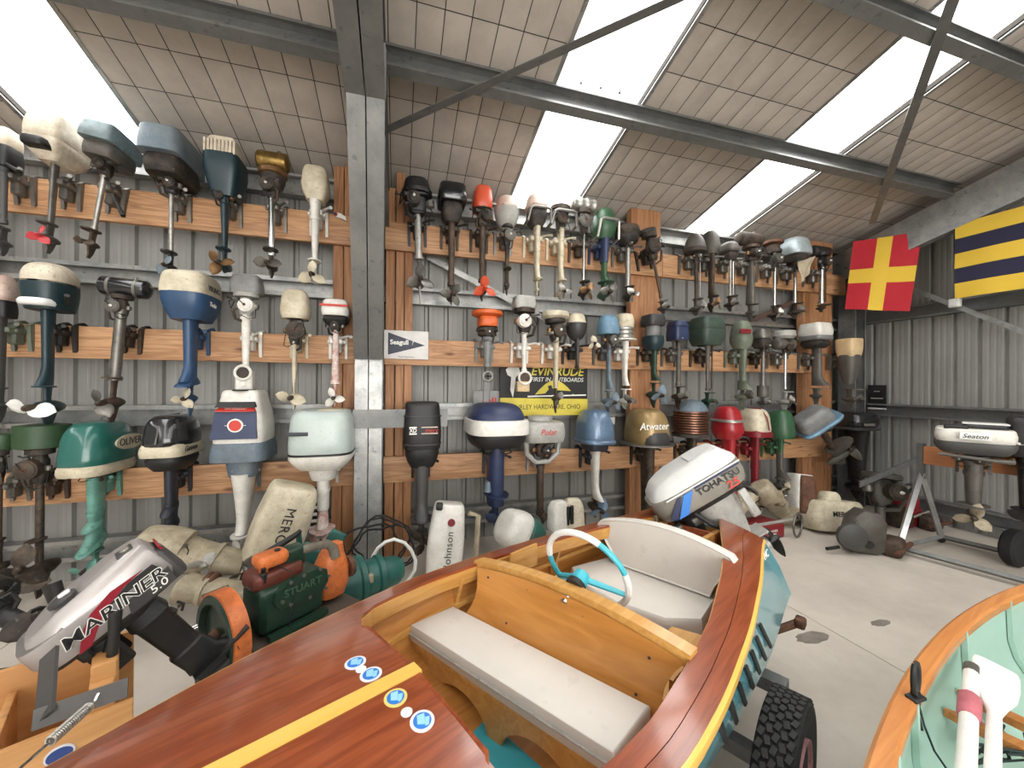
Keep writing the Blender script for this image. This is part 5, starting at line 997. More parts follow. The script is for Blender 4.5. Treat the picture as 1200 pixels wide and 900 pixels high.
ov = MB().lathe([(1, -.002), (1, .004)], (0, 0, 0), 'y', 28); ov.v = [(x*.030+.13, y+.0115, z*.024+.49) for x, y, z in ov.v]; so = obj('sticker', ov, mat('decal_rim#d8d8e0', '#d8d8e0'), ts)
ov = MB().lathe([(1, -.002), (1, .004)], (0, 0, 0), 'y', 28); ov.v = [(x*.026+.13, y+.013, z*.020+.49) for x, y, z in ov.v]; obj('sticker_centre', ov, mat('sticker_blue', '#27407e', .4, 0, 0), so)
fb = empty('steel_angle_bracket', 'dark mitred flat-bar bracket lying over the timber stand', 'bracket', (0, 0, 0))
p = [at(58, 765, Y=1.28), at(52, 842, Y=1.15), at(150, 805, Y=1.2)]
def bar(a, b, wd, th, m, nm, par):
    d = (b-a).normalized(); nrm = Vector((-.35, -.9, .35)); s = d.cross(nrm).normalized()*wd/2; t = s.cross(d).normalized()*th/2
    return obj(nm, MB().loft([[q+s+t, q-s+t, q-s-t, q+s-t] for q in (a, b)]), m, par, ang=0)
flat_m = mat('flat_bar', '#4c4a49', .5, .3, .2)
bar(p[0], p[1], .045, .008, flat_m, 'upright_bar', fb); bar(p[1]+Vector((-.02, 0, 0)), p[2], .042, .008, flat_m, 'cross_bar', fb)
a, b = at(116, 818, Y=1.14), at(18, 905, Y=.92)
spg = empty('coil_spring', 'stretched steel coil spring hooked on the flat bracket', 'spring', a)
d = (b-a); L_ = d.length; dn = d.normalized(); u1 = dn.orthogonal().normalized(); u2 = dn.cross(u1)
obj('coil', MB().tube([d*(.15+.5*i/200)+(u1*math.cos(i*.62)+u2*math.sin(i*.62))*.009 for i in range(201)], .0022, 5), P['aluminium'], spg)
obj('hook', MB().tube([d*0+Vector((0, 0, .01)), d*.06, d*.15], .004, 6).tube([d*.65, d*.8+u1*.01, d], .003, 6), P['chrome'], spg)
# ---------------------------------------------------------------- mint dinghy at the right front
mint = mat('mint_paint', '#a6c3b6', .45, 0, .12, '#8fb3a3', 2); rimw = wood('gunwale_timber', '#a8642f', '#cf8d4e', .4, 0, .2, 4, False)
DE = Vector((.97, .243, 0)).normalized(); dg = empty('dinghy', 'mint-green dinghy with varnished timber gunwale, cut off at the right front', 'boat', (1.95, .35, 0), math.atan2(DE.y, DE.x))
def hb(e): return .562*max(.02, 1-abs((e-.12)/(2.5 if e < .12 else 2.35))**2)*(1 if e < 1.3 else max(.02, 1-((e-1.3)/.9)**2))
es = [-1.1+.1*i for i in range(33)]; es = [e for e in es if e <= 2.15]
def dsec(e, off):
    h = hb(e)-off; q = []
    for i in range(17):
        a = math.pi*i/16; x = -math.cos(a); y = h*math.copysign(abs(x)**.62, x); z = .60-(.42-off)*(math.sin(a)**.55)
        q.append(Vector((e, y, z)))
    return q
obj('hull', MB().loft([dsec(e, 0) for e in es], cap=False, closed=False).add(dsec(es[0], 0), [tuple(range(17))]), mint, dg)
ii = MB().loft([dsec(e, .018) for e in es[:-1]], cap=False, closed=False); q = dsec(es[0]+.02, .018); ii.add(q, [tuple(range(17))]); obj('inner_skin', ii, mint, dg)
for sg in (-1, 1):
    obj('gunwale', MB().loft([[Vector((e, sg*(hb(e)+a), z)) for a, z in ((-.034, .585), (.016, .585), (.018, .612), (.008, .62), (-.026, .62), (-.034, .612))] for e in es]), rimw, dg)
for e0 in (-.62, -.35, .3, .8, 1.2):
    q = dsec(e0, .02); obj('rib', MB().loft([[p+Vector((d, 0, 0)) for p in q]+[p+Vector((d, 0, 0))+Vector((0, -p.y*.03, .012)) for p in reversed(q)] for d in (-.009, .009)]), mint, dg)
obj('transom_board', MB().box((-1.1, 0, .42), (.03, .9, .34)), mint, dg)
obj('thwart', MB().box((1.25, 0, .46), (.24, .9, .025)), rimw, dg)
obj('floor_board', MB().box((.4, -.1, .215), (1.8, .34, .012)), mint, dg)
# rowlock on the gunwale
rl = at(1073, 818, Z=.62); ro = empty('rowlock', 'black iron rowlock standing on the dinghy gunwale', 'rowlock', rl)
v = Vector((-.10, .75, .9)).normalized(); uu = Vector((.75, .25, 0)).normalized()
obj('horn', MB().tube([Vector((0, 0, .015))+(DE*math.cos(R(a))*.022+Vector((0, 0, 1))*(math.sin(R(a))*.045+.045)) for a in [-250+i*20 for i in range(17)]], .0075, 8), P['black'], ro)
obj('socket', MB().tube([(0, 0, .02), (0, 0, -.05), (0.01, -.01, -.09)], [.012, .010, .004], 8).rbox((0, 0, .002), (.05, .03, .01), .003), P['black'], ro)
cordm = mat('dark_cord', '#22312f', .8, 0, 0)
p = [rl+Vector((.01, 0, -.01))]+[at(x, y, Z=z) for x, y, z in ((1083, 850, .55), (1095, 880, .45), (1112, 905, .4))]
co = tag(obj('cord', MB().tube([q for q in p], .003, 6), cordm), 'thin dark cord hanging from the rowlock into the dinghy', 'cord')
oarw = mat('oar_white', '#dedcd6', .5, 0, .12, '#8c877c', 12)
def oar(label, tip, end, bladew=0, wrap=None):
    tip, end = Vector(tip), Vector(end); d = (end-tip); L_ = d.length; x = d.normalized(); z = Vector((0, -.25, 1)); z = (z-x*z.dot(x)).normalized(); y = z.cross(x)
    m = Matrix((x, y, z)).transposed().to_4x4(); m.translation = tip; o = empty('oar', label, 'oar', mw=m)
    if bladew:
        sec = []
        for s, wd, th in ((0, .92, .010), (.02, 1, .014), (.08, 1.0, .015), (.14, .86, .018), (.19, .52, .024), (.23, .3, .03), (.26, .26, .032)):
            sec.append([Vector((s*1.35, bladew/2*wd*math.copysign(abs(math.cos(a))**.6, math.cos(a)), th/2*math.sin(a))) for a in [2*math.pi*i/16 for i in range(16)]])
        obj('blade', MB().loft(sec), oarw, o); obj('shaft', MB().tube([(.33, 0, 0), (L_, 0, 0)], .0165, 12), oarw, o)
    else:
        obj('shaft', MB().tube([(.03, 0, 0), (L_, 0, 0)], .021, 12), oarw, o); obj('grip', MB().tube([(-.015, 0, 0), (.0, 0, 0), (.05, 0, 0)], [.012, .021, .0215], 12), P['grey_iron'], o)
        obj('pink_wrap', MB().tube([(.19, 0, 0), (.2, 0, 0), (.30, 0, 0), (.31, 0, 0)], [.022, .027, .027, .022], 12), mat('pink_wrap', '#b5656d', .6, 0, .35, '#8a4450', 20), o)
    return o
oar('white oar with flat blade lying in the dinghy', at(1167, 779, Z=.56), at(1163, 915, Z=.53)+(at(1163, 915, Z=.53)-at(1167, 779, Z=.56))*.15, .108)
a, b = at(1139, 782, Z=.56), at(1131, 915, Z=.53); oar('white oar handle with grey grip and pink wrapping, lying in the dinghy', a, b+(b-a)*.15)
for k, (x0, y0, x1, y1, lab) in enumerate(((1106, 834, 1203, 880, 'nearer pointed wooden spar under the white oars in the dinghy'), (1122, 812, 1205, 852, 'farther wooden spar behind the white oars in the dinghy'))):
    a, b = at(x0, y0, Z=.42), at(x1, y1, Z=.42); d = (b-a).normalized(); y = Vector((-d.y, d.x, 0))
    o = tag(obj('spar', MB().loft([[a+d*s+y*wd*sa+Vector((0, 0, zz)) for sa, zz in ((-1, -.012), (1, -.012), (1, .014), (-1, .014))] for s, wd in ((0, .004), (.06, .022), ((b-a).length+.2, .026))]), rimw), lab, 'spar')
rnd = random.Random(5)
for k, lab in enumerate(('dark green rope tangled under the oars in the dinghy', 'second dark line lying across the spars in the dinghy')):
    pts = [at(1130+rnd.uniform(0, 80), 850+rnd.uniform(0, 45), Z=.40+rnd.uniform(-.03, .03)) for _ in range(9 if k == 0 else 5)]
    fine = []
    for i in range(len(pts)-1):
        p0, p1, p2, p3 = pts[max(0, i-1)], pts[i], pts[i+1], pts[min(len(pts)-1, i+2)]
        for j in range(8):
            t = j/8; fine.append(.5*((2*p1)+(p2-p0)*t+(2*p0-5*p1+4*p2-p3)*t*t+(3*p1-p0-3*p2+p3)*t**3))
    tag(obj('rope', MB().tube(fine, .0045 if k == 0 else .003, 6), cordm), lab, 'rope')
# ---------------------------------------------------------------- old inboard engine behind the foredeck
fc = at(262, 742, Y=1.95); ep = fc-Matrix.Rotation(R(42), 3, 'Z') @ Vector((-.30, 0, -.06))*.76; ep.z += .06; eng = empty('inboard_engine', 'old green and orange inboard engine with a big flywheel, behind the foredeck', 'engine', (ep.x, ep.y, ep.z-.06), R(42)); eng.scale = (.76, .76, .76)
eg = mat('engine_green', '#1f3a2c', .4, .1, .35, '#12201a'); egd = mat('engine_rust_red', '#6b3326', .5, .1, .4, '#2f221c'); eo = mat('engine_orange', '#cf7038', .45, 0, .35, '#5f2f1c', 12); bolt = P['pewter']
obj('crankcase', MB().rbox((.04, 0, 0), (.40, .25, .26), .03), eg, eng)
obj('cylinder_block', MB().rbox((-.02, .02, .16), (.30, .2, .1), .03), egd, eng, 'rust red cylinder block')
pl = [(-.10, .02), (-.07, -.02), (.02, -.03), (.20, -.03), (.24, .02), (.23, .10), (.17, .13), (-.02, .13), (-.09, .08)]
obj('side_cover', MB().loft([[Vector((x, -.125+d, z+.03)) for x, z in pl] for d in (0, -.03)]), eg, eng)
bm2 = [(-.08, .05), (-.03, .01), (.09, .0), (.2, .01), (.22, .08), (.16, .15), (.05, .155), (-.03, .145)]
for x, z in bm2: obj('bolt', MB().lathe([(.011, -.012), (.011, 0)], (x+.02, -.155, z), 'y', 6), bolt, eng)
text('STUART', .062, mat('letter_green', '#3f5a48', .5, 0, 0), eng, (.07, -.157, .085), FA, name='raised_lettering', ex=.006, sx=1.05)
fw = obj('flywheel', MB().lathe([(.05, .01), (.175, .0), (.185, .03), (.225, .035), (.23, .0), (.23, -.04), (.215, -.055), (.18, -.055), (.17, -.02), (.05, -.03)], (-.30, 0, -.06), 'x', 40), eg, eng)
obj('flywheel_rim', MB().lathe([(.226, -.045), (.238, -.042), (.238, .040), (.226, .043)], (-.30, 0, -.06), 'x', 40, ring=True), eo, fw, 'orange flywheel rim')
obj('flywheel_shaft', MB().lathe([(.035, .0), (.045, -.03), (.032, -.05), (.028, -.12), (.02, -.13)], (-.31, 0, -.06), 'x', 14), P['rust'], fw)
obj('fuel_tank', MB().sell([(.245, .16, .11, -.06, -.02, 5), (.27, .18, .13, -.06, -.02, 5), (.30, .18, .13, -.06, -.02, 5), (.315, .16, .11, -.06, -.02, 5), (.32, .1, .07, -.06, -.02, 5)], 20), eo, eng, 'orange tank')
obj('tank_bracket', MB().rbox((-.10, -.02, .215), (.04, .06, .08), .01), eo, eng); obj('tank_knob', MB().lathe([(.016, .315), (.018, .33), (.008, .335)], (-.03, -.04, 0), 'z', 10), P['black'], eng)
obj('cylinder_head', MB().rbox((.10, .02, .23), (.13, .12, .12), .02), eg, eng)
obj('exhaust_elbow', MB().tube([(.14, -.02, .26), (.22, -.04, .26), (.29, -.06, .255), (.325, -.07, .22), (.34, -.08, .15)], [.03, .028, .03, .032, .034], 12), mat('lagged_pipe', '#6f6a5d', .8, 0, .5), eng)
obj('fuel_line', MB().tube([(-.04, -.08, .24), (.0, -.14, .2), (.01, -.162, .08), (.0, -.165, -.04), (-.02, -.15, -.14)], .004, 6), P['rubber'], eng)
obj('gearbox', MB().sell([(-.12, .18, .18, .34, -.01, 3), (-.04, .24, .22, .34, -.01, 3), (.06, .22, .2, .35, -.01, 3), (.16, .14, .16, .36, -.01, 3), (.22, .10, .10, .38, -.01, 3)], 20), eo, eng, 'orange gearbox')
obj('output_flange', MB().lathe([(.07, 0), (.075, .01), (.075, .03), (.04, .04)], (.45, -.05, .03), 'x', 18), P['rust'], eng)
obj('spark_plug', MB().rbox((-.12, -.06, .19), (.035, .04, .07), .01).tube([(-.12, -.06, .22), (-.13, -.08, .26)], .012, 8), P['black'], eng)
obj('mounting_foot', MB().box((.05, -.15, -.14), (.36, .05, .03)).box((.05, .15, -.14), (.36, .05, .03)), eg, eng)
blk = tag(obj('timber_block', MB().rbox((0, 0, 0), (.62, .34, ep.z-.06-.125), .01), mat('dark_block', '#4d4238', .8, 0, .4)), 'low dark timber block under the old inboard engine', 'block'); blk.location = (ep.x+.03, ep.y+.02, (ep.z-.06-.125)/2); blk.rotation_euler = (0, 0, R(42))
a, b, c_, d = [at(x, y, Y=yy) for x, y, yy in ((204, 749, 2.0), (240, 731, 2.05), (240, 698, 2.05), (268, 688, 2.1))]
hd = empty('starting_handle', 'bent steel starting handle left of the big flywheel', 'handle', a); obj('crank', MB().tube([Vector((0, 0, 0)), b-a, b-a+(c_-b)*.08, c_-a, d-a], .012, 10), P['grey_iron'], hd); obj('grip', MB().tube([Vector((0, 0, 0)), (b-a)*.9], .017, 12), P['chrome'], hd, 'polished grip')
# green gearbox lying behind the engine
gp = at(428, 678, Y=2.62); gb = empty('gearbox', 'teal-green marine gearbox lying behind the orange engine parts', 'gearbox', gp, R(22))
tg2 = mat('gear_teal', '#245f56', .45, 0, .4, '#14302b'); obj('housing', MB().lathe([(.06, -.22), (.12, -.2), (.14, -.16), (.14, -.06), (.15, -.05), (.15, -.02), (.11, 0), (.11, .06), (.125, .07), (.125, .1), (.10, .11), (.09, .2), (.06, .24)], (0, 0, 0), 'x', 24), tg2, gb)
obj('pulley', MB().lathe([(.05, -.02), (.085, -.02), (.07, 0), (.085, .02), (.05, .02)], (-.26, -.08, -.05), 'x', 18), P['rust'], gb); obj('data_plate', MB().rbox((-.02, -.115, .05), (.06, .03, .05), .004), P['beige'], gb); obj('foot', MB().rbox((0, 0, -.14), (.3, .16, .08), .01), tg2, gb)
lv = empty('tiller_bracket', 'dark teal outboard bracket with black tiller handle behind the engine', 'bracket', at(340, 650, Y=2.6)); o_ = at(340, 650, Y=2.6)
def rel(x, y, Y): return at(x, y, Y=Y)-o_
obj('tiller', MB().tube([rel(296, 660, 2.5), rel(310, 650, 2.5), rel(345, 628, 2.55), rel(352, 622, 2.58)], [.014, .022, .016, .012], 10), P['black'], lv)
obj('arm', MB().tube([rel(325, 640, 2.56), rel(350, 626, 2.6), rel(352, 655, 2.62)], .02, 10), tg2, lv)
obj('bracket', MB().rbox(rel(365, 655, 2.62), (.16, .1, .16), .02, Matrix.Rotation(R(20), 3, 'Y')).rbox(rel(388, 640, 2.65), (.1, .03, .2), .01, Matrix.Rotation(R(30), 3, 'Y')), tg2, lv)
obj('leg', MB().tube([rel(350, 675, 2.6), rel(360, 700, 2.6), o_*0+Vector((.1, .0, -o_.z+.02))], .03, 8), tg2, lv)
op = empty('engine_part', 'orange cast engine part on the floor behind the pipe elbow', 'engine part', at(388, 668, Y=2.42)); obj('casting', MB().rbox((0, 0, 0), (.12, .14, .14), .03).lathe([(.05, -.05), (.05, .08), (.03, .09)], (0, 0, .06), 'z', 12), eo, op); zz = at(388, 668, Y=2.42).z; obj('stand_leg', MB().box((0, 0, -zz/2-.03), (.06, .08, zz-.06)), P['rust'], op)
# ---------------------------------------------------------------- motors and parts on the floor
def lying(label, loc, up, aft, **kw): return motor(label, 0, mw=frame(loc, up, aft), k=.01, yref=0, clamp=None, **kw)
bg = 'beige'
lying('beige outboard lower half lying on the floor below the black motor', at(232, 652, Y=3.02), (-.85, 0, .25), (.2, -.9, -.3), cowls=[('box', bg, -34, -8, 26, dict(r=1.1, n=3, dome=.2, flat=.8, name='powerhead_cover'))], leg=('fair', bg, -8, 30, 17, 10, dict(collar=.5)), low=(bg, 31, 18, 42, 13, 3, 'pewter', 58), power=('brown_iron', -14, -4, 22))
lying('second beige outboard leg on the floor with rusty bands and grey propeller', at(262, 692, Y=2.78), (-.9, .1, .15), (.1, -.95, .1), cowls=[('ribs', 'rust', -12, -6, 18, dict(n=2, name='band'))], leg=('fair', bg, -22, 22, 15, 9, dict(collar=.3)), low=(bg, 23, 16, 32, 11, 3, 'pewter', 46))
def mercury(d): text('MERCURY', .085, P['letter_black'], d['root'], (-.153, .02, -.06), (R(90), R(90), R(-90)), sp=1.1)
lying('cream cowled motor standing with black vertical lettering behind the bracket', at(334, 612, Y=3.02), (.32, .05, .95), (.85, .3, -.3), cowls=[('box', 'old_cream', -26, 24, 30, dict(r=1.15, n=5, dome=.2, flat=.8)), ('box', 'sooty', 22, 36, 24, dict(name='powerhead', r=1.2))], leg=('tube', bg, 34, 58, 12, 12), extras=mercury)
def jn(d): text('Johnson', .075, P['letter_black'], d['root'], (.02, -.168, -.06), (R(90), R(-90), 0), sp=1.05); obj('round_badge', MB().lathe([(.028, -.008), (.028, 0)], (.02, -.166, .13), 'y', 18), P['dark_red'], d['root']); obj('top_vent', MB().rbox((-.08, -.10, .235), (.05, .09, .05), .01), P['black'], d['root'])
lying('chalky white outboard standing on the floor right of the column', at(523, 628, Y=3.05), (.12, .15, 1), (-.1, -1, .1), cowls=[('box', 'white_paint', -25, 26, 29, dict(r=1.15, n=5, dome=.15, flat=.8, top=.85, bot=.9)), ('box', 'grey_iron', 24, 32, 20, dict(name='powerhead'))], leg=('fair', 'white_paint', 30, 42, 14, 10), extras=many(jn, lambda d: obj('steering_bracket', MB().tube([(.16, .0, .18), (.24, .02, .16), (.25, .03, -.2), (.16, .04, -.24)], .022, 8), P['beige'], d['root'])))
lying('white and teal outboard head lying behind the boat gunwale', at(612, 625, Y=3.05), (-.75, -.2, .5), (.3, -.9, .1), cowls=[('box', 'white_paint', -20, -2, 34, dict(r=1.1, n=3, dome=.5, flat=.5)), ('box', 'teal_old', -3, 14, 32, dict(name='lower_cowl', n=3, top=1, bot=.8, dome=.05, flat=.95)), ('disc', 'pewter', 4, 7, 37)], leg=('fair', 'white_paint', 14, 50, 14, 9), low=('white_paint', 50, 16, 56, 8, 0, 'pewter', 62))
for i, (x, y, lab, mm) in enumerate(((655, 603, 'small white motor cover standing behind the gunwale, left one of two', 'white_paint'), (672, 600, 'cream motor cover with dark slot behind the gunwale, right one of two', 'cream_paint'))):
    p_ = at(x, y, Y=3.12); o = empty('motor_cover', lab, 'motor cover', p_, R(15-20*i)); obj('shell', MB().sell([(-.14, .16, .12, 0, 0, 4), (-.12, .19, .15, 0, 0, 4), (.06, .17, .14, 0, .01, 4), (.11, .12, .1, 0, .01, 4), (.12, .08, .06, 0, .01, 4)], 18), P[mm], o); obj('slot', MB().rbox((-.04 if i else .05, -.068, .0), (.03, .02, .16), .004), P['black'], o); obj('stand', MB().box((0, 0, -.13-(p_.z-.13)/2), (.08, .08, p_.z-.13)), P['dark_iron'], o)
lying('dark old outboard lying with its propeller up at the far left floor', at(4, 722, Y=2.2), (-.8, .2, .3), (.1, -.6, .8), cowls=[('disc', 'black', -18, -8, 26)], leg=('tube', 'black', -4, 14, 8, 6), low=('black', 15, 12, 20, 10, 2, 'sooty', 28), power=('black', -10, 0, 18))
lying('rusty black outboard leg propped on the floor beneath the drum-tank motor', at(66, 700, Y=2.75), (-.3, .1, .8), (.8, -.4, .2), cowls=[], leg=('fair', 'black', -8, 16, 6, 5), low=('black', 16, 13, 22, 13, 2, 'dark_iron', 28))
tag(obj('floor_mat', MB().box((0, 0, .006), (.5, .35, .01)), mat('green_mat', '#39443c', .8, 0, .2), loc=at(-40, 815, Z=0)), 'dark green mat edge on the floor at the far left', 'mat')
# right part of the floor
rb = at(886, 607, Y=3.12); bx = empty('fuel_tank_box', 'low dark red fuel tank with faint white lettering on the floor', 'fuel tank', (rb.x, rb.y, .0), R(6)); hgt = .15
obj('body', MB().rbox((0, 0, .075), (.52, .26, hgt), .02), mat('tank_red', '#861f26', .4, 0, .15), bx); obj('lid_tube', MB().tube([(-.3, -.1, .165), (.42, -.12, .165)], .016, 8), P['light_grey'], bx); text('FRONTIER', .035, P['letter_white'], bx, (.06, -.132, .085), FA); text('OUTBOARDS', .02, P['letter_white'], bx, (.06, -.132, .055), FA)
lying('grimy beige outboard leg sprawled beside the dark red fuel tank', at(905, 585, Y=3.25), (-.55, .0, .6), (.6, -.6, .3), cowls=[('box', bg, -24, -2, 22, dict(n=3, r=1.1))], leg=('fair', bg, -4, 24, 15, 9, dict(collar=.5)), low=(bg, 24, 15, 34, 11, 2, 'grey_iron', 46), power=('brown_iron', -6, 6, 20))
lying('small dirty cream outboard part lying left of the beige leg', at(868, 592, Y=3.2), (.6, .1, .5), (.2, -.9, .3), leg=('fair', bg, -14, 16, 14, 9, dict(collar=.4)), low=(bg, 16, 13, 22, 9, 2, 'beige', 30), power=('grey_iron', -22, -8, 18))
lying('rust-orange and white motor cowl standing against the rack post', at(935, 578, Y=3.28), (.15, .1, 1), (-.3, -.9, 0), cowls=[('box', 'white_paint', -22, 22, 22, dict(r=1.3, n=5, dome=.15, flat=.8, cy=-.02)), ('box', 'rust', -21, 20, 18, dict(r=1.2, n=4, dome=.2, flat=.75, name='orange_panel', cy=-.09))], leg=('tube', 'grey_iron', 22, 52, 7, 7))
hr = tag(obj('steel_hoop', MB().tube([Vector((.12*math.cos(R(a)), 0, .12*math.sin(R(a)))) for a in range(0, 361, 15)], .011, 8), P['pewter']), 'grey steel hoop leaning by the red fuel tank', 'hoop'); hr.location = at(935, 612, Y=2.98); hr.location.z = .13; hr.rotation_euler = (0, 0, R(20))
def merc2(d): text('MERCURY', .075, P['letter_black'], d['root'], (.0, -.148, .02), FA, sx=1.05, bold=.0008)
mwp = at(978, 592, Y=3.02); mwp.z = .17
lying('cream motor cowl with black lettering lying on the floor by the post', mwp, (.1, .15, 1), (-.15, -1, .1), cowls=[('box', 'old_cream', -15, 16, 66, dict(r=.46, n=4.5, dome=.3, flat=.8, tilt=0)), ('box', 'old_cream', -24, -6, 22, dict(r=.9, n=3, dome=.5, flat=.5, name='cowl_neck', cy=.05))], extras=merc2)
gcp = at(998, 622, Y=2.6); gc = empty('engine_casing', 'heavy grey cast engine casing with round cover on the floor by the stand', 'engine casing', (gcp.x, gcp.y, 0), R(-28))
obj('casting', MB().loft([[Vector((x*s+.04, y, z*s+.20*(1-s)+.0)) for x, z in ((-.12, .08), (-.08, .02), (.12, .0), (.19, .04), (.2, .30), (.14, .38), (.02, .40), (-.06, .33))] for y, s in ((-.09, .9), (-.075, 1), (.07, 1), (.09, .9))]), P['grey_iron'], gc)
obj('round_cover', MB().lathe([(.11, 0), (.125, -.03), (.12, -.06), (.06, -.085)], (-.06, -.07, .17), 'y', 22), P['dark_grey'], gc); obj('bore', MB().lathe([(.035, -.012), (.035, 0), (.02, 0)], (.09, -.09, .1), 'y', 16), P['black'], gc); obj('shaft', MB().tube([(-.16, -.1, .06), (-.28, -.14, .05)], .016, 8), P['black'], gc)
tk = at(1032, 577, Y=2.95)
lying('bare grey engine powerhead under the tilted motor in the corner', tk, (.2, .1, 1), (-.5, -.8, 0), leg=('tube', 'grey_iron', 10, 44, 9, 9), power=('grey_iron', -22, 12, 40))
rdp = at(1056, 595, Y=2.95); rd = empty('engine', 'red engine on the floor behind the aluminium stand', 'engine', (rdp.x, rdp.y, 0), R(10)); hh = max(.2, rdp.z)
obj('block', MB().rbox((0, 0, hh*.55), (.36, .26, hh*1.1), .05), P['red'], rd); obj('head', MB().lathe([(.10, 0), (.12, .02), (.12, .1), (.08, .13)], (.02, -.02, hh*1.05), 'z', 18), P['red'], rd); obj('pipe', MB().tube([(-.26, -.15, hh*.75), (.2, -.16, hh*.8)], .012, 8), P['light_grey'], rd); obj('flywheel', MB().lathe([(.12, 0), (.13, -.03), (.05, -.05)], (-.2, -.05, hh*.7), 'x', 18), P['dark_iron'], rd)
for k, (x, y, w_, lab) in enumerate(((1090, 612, .2, 'brown cast lump among scrap behind the aluminium stand'), (1046, 640, .22, 'dark iron lump between grey casing and aluminium stand'))):
    p_ = at(x, y, Z=.08); o = empty('scrap_casting', lab, 'scrap', (p_.x, p_.y, 0), R(20*k)); obj('casting', MB().rbox((0, 0, .08), (w_, .16, .16), .04), P['brown_iron'], o); obj('pipe', MB().tube([(-w_*.7, -.05, .06), (w_*.7, -.1, .1)], .02, 8), P['rust'], o)
# tilted grey-blue motor over the right end of the bottom rail and the black one behind
tp = at(955, 492, Y=3.32)
def blu(d):
    obj('blue_trim', MB().sell([(-.085, .30, .46, 0, .0, 5), (-.06, .32, .49, 0, .0, 5), (-.04, .30, .47, 0, .0, 5)], 20), P['sky_blue'], d['root'], 'blue lower cowl edge'); obj('round_badge', MB().lathe([(.024, -.006), (.024, 0)], (-.11, -.06, .03), 'x', 16), P['black'], d['root'])
lying('grey and blue outboard tilted steeply over the right end of the bottom rail', tp, (-.66, .0, .75), (.62, -.35, .62), cowls=[('box', 'mid_grey', -13, 6, 28, dict(r=1.5, n=4, dome=.4, flat=.6))], leg=('tube', 'brown_iron', 7, 44, 8, 6, dict(twin='aluminium')), low=('grey_iron', 46, 21, 60, 13, 3, 'aluminium', 72), power=('dark_iron', 6, 16, 24), extras=blu)
bp_ = at(1004, 496, Y=3.42)
lying('black outboard cowl with chrome strip in the dark corner', bp_, (0, 0, 1), (-.1, -1, 0), cowls=[('box', 'black_gloss', -14, 4, 42, dict(r=.9, n=4, dome=.3, flat=.7)), ('box', 'charcoal', 4, 8, 44, dict(r=.9, n=4, dome=.1, flat=.95, name='cowl_rim'))], leg=('fair', 'black', 8, 70, 16, 10), low=('black', 70, 20, 80, 12, 0, 'black', 95), extras=lambda d: obj('chrome_strip', MB().rbox((-.06, -.19, -.0), (.15, .02, .03), .004), P['aluminium'], d['root']))
# ---------------------------------------------------------------- aluminium stand with its motor
alu = mat('aluminium_tube', '#b9bbbb', .35, .7, .2)
A0, A1 = at(1053, 641, Z=.06), at(1103, 629, Z=.06); st_ = empty('motor_stand', 'aluminium A-frame stand on castors with a timber beam', 'stand', (A0.x, A0.y, 0))
def rl_(p): return Vector(p)-Vector((A0.x, A0.y, 0))
topz = at(1077, 540, Y=(A0.y+A1.y)/2); top = Vector(((A0.x+A1.x)/2, (A0.y+A1.y)/2, topz.z))
dirv = Vector((.28, -.96, 0)); dirv = (at(1196, 560, Z=.86)-at(1080, 545, Z=.86)); dirv.z = 0; dirv.normalize()
for a in (A0, A1):
    obj('leg', MB().tube([rl_(a), rl_(top)+Vector((0, 0, -.12))], .028, 4), alu, st_); obj('castor', MB().lathe([(.02, -.014), (.03, -.01), (.03, .01), (.02, .014)], rl_((a.x, a.y, .032)), 'x', 14), P['black'], st_)
obj('upright', MB().box(rl_(top)+Vector((0, 0, 0)), (.05, .05, .34)), galvd, st_)
obj('foot_tube', MB().tube([rl_(A0), rl_(A1)], .024, 4), alu, st_)
for a in (A0, A1): obj('base_rail', MB().tube([rl_(a), rl_(a)+dirv*1.9], .024, 4), galvd, st_)
zb = top.z+.06; mbx = Matrix.Rotation(math.atan2(dirv.y, dirv.x), 3, 'Z')
obj('beam', MB().rbox((0, 0, 0), (1.9, .05, .17), .004), wood('beam_timber', '#9c5f38', '#bb7c4e', .6, 0), st_, loc=rl_(top)+dirv*.97+Vector((0, 0, .06)), rot=(0, 0, math.atan2(dirv.y, dirv.x)))
brc = tag(obj('channel_bar', MB().loft([[q+Vector(v_) for v_ in ((0, 0, -.03), (.01, .02, -.03), (.01, .02, .03), (0, 0, .03))] for q in (at(1008, 568, Y=2.9), at(1083, 536, Y=2.72), at(1118, 520, Y=2.62))]), tg), 'long grey steel channel leaning behind the aluminium stand', 'channel')
mp_ = at(1141, 517, Y=2.02); md = Vector((-.90, -.43, 0))
def scott(d):
    obj('front_plate', MB().rbox((-.0, -.187, .055), (.17, .02, .06), .006), P['clean_white'], d['root']); text('Seaton', .05, P['letter_black'], d['root'], (0, -.199, .055), FA, shear=.3); obj('top_scoop', MB().rbox((.06, .02, .125), (.24, .2, .05), .015), P['black_gloss'], d['root']); obj('scoop_trim', MB().rbox((.06, .02, .152), (.25, .21, .008), .003), P['clean_white'], d['root']); obj('grille', MB().rbox((-.1, -.09, .12), (.14, .12, .035), .01), P['black'], d['root']); obj('tiller', MB().tube([(-.2, -.17, -.11), (.1, -.19, -.13), (.2, -.17, -.13)], [.012, .014, .02], 8), P['grey_iron'], d['root'])
m_ = lying('white and grey outboard with black top scoop on the aluminium stand', mp_, (0, 0, 1), md, cowls=[('box', 'white_paint', -11, 1, 46, dict(r=.82, n=5, dome=.15, flat=.9, top=.95)), ('box', 'dark_grey', 0, 10, 46, dict(r=.82, n=4, dome=.05, flat=.97, bot=.8, top=1, name='lower_cowl'))], leg=('fair', 'grey_iron', 16, 52, 12, 9, dict(collar=.3)), low=('grey_iron', 53, 17, 62, 11, 3, 'beige', 74), power=('grey_iron', 8, 20, 24), extras=scott)
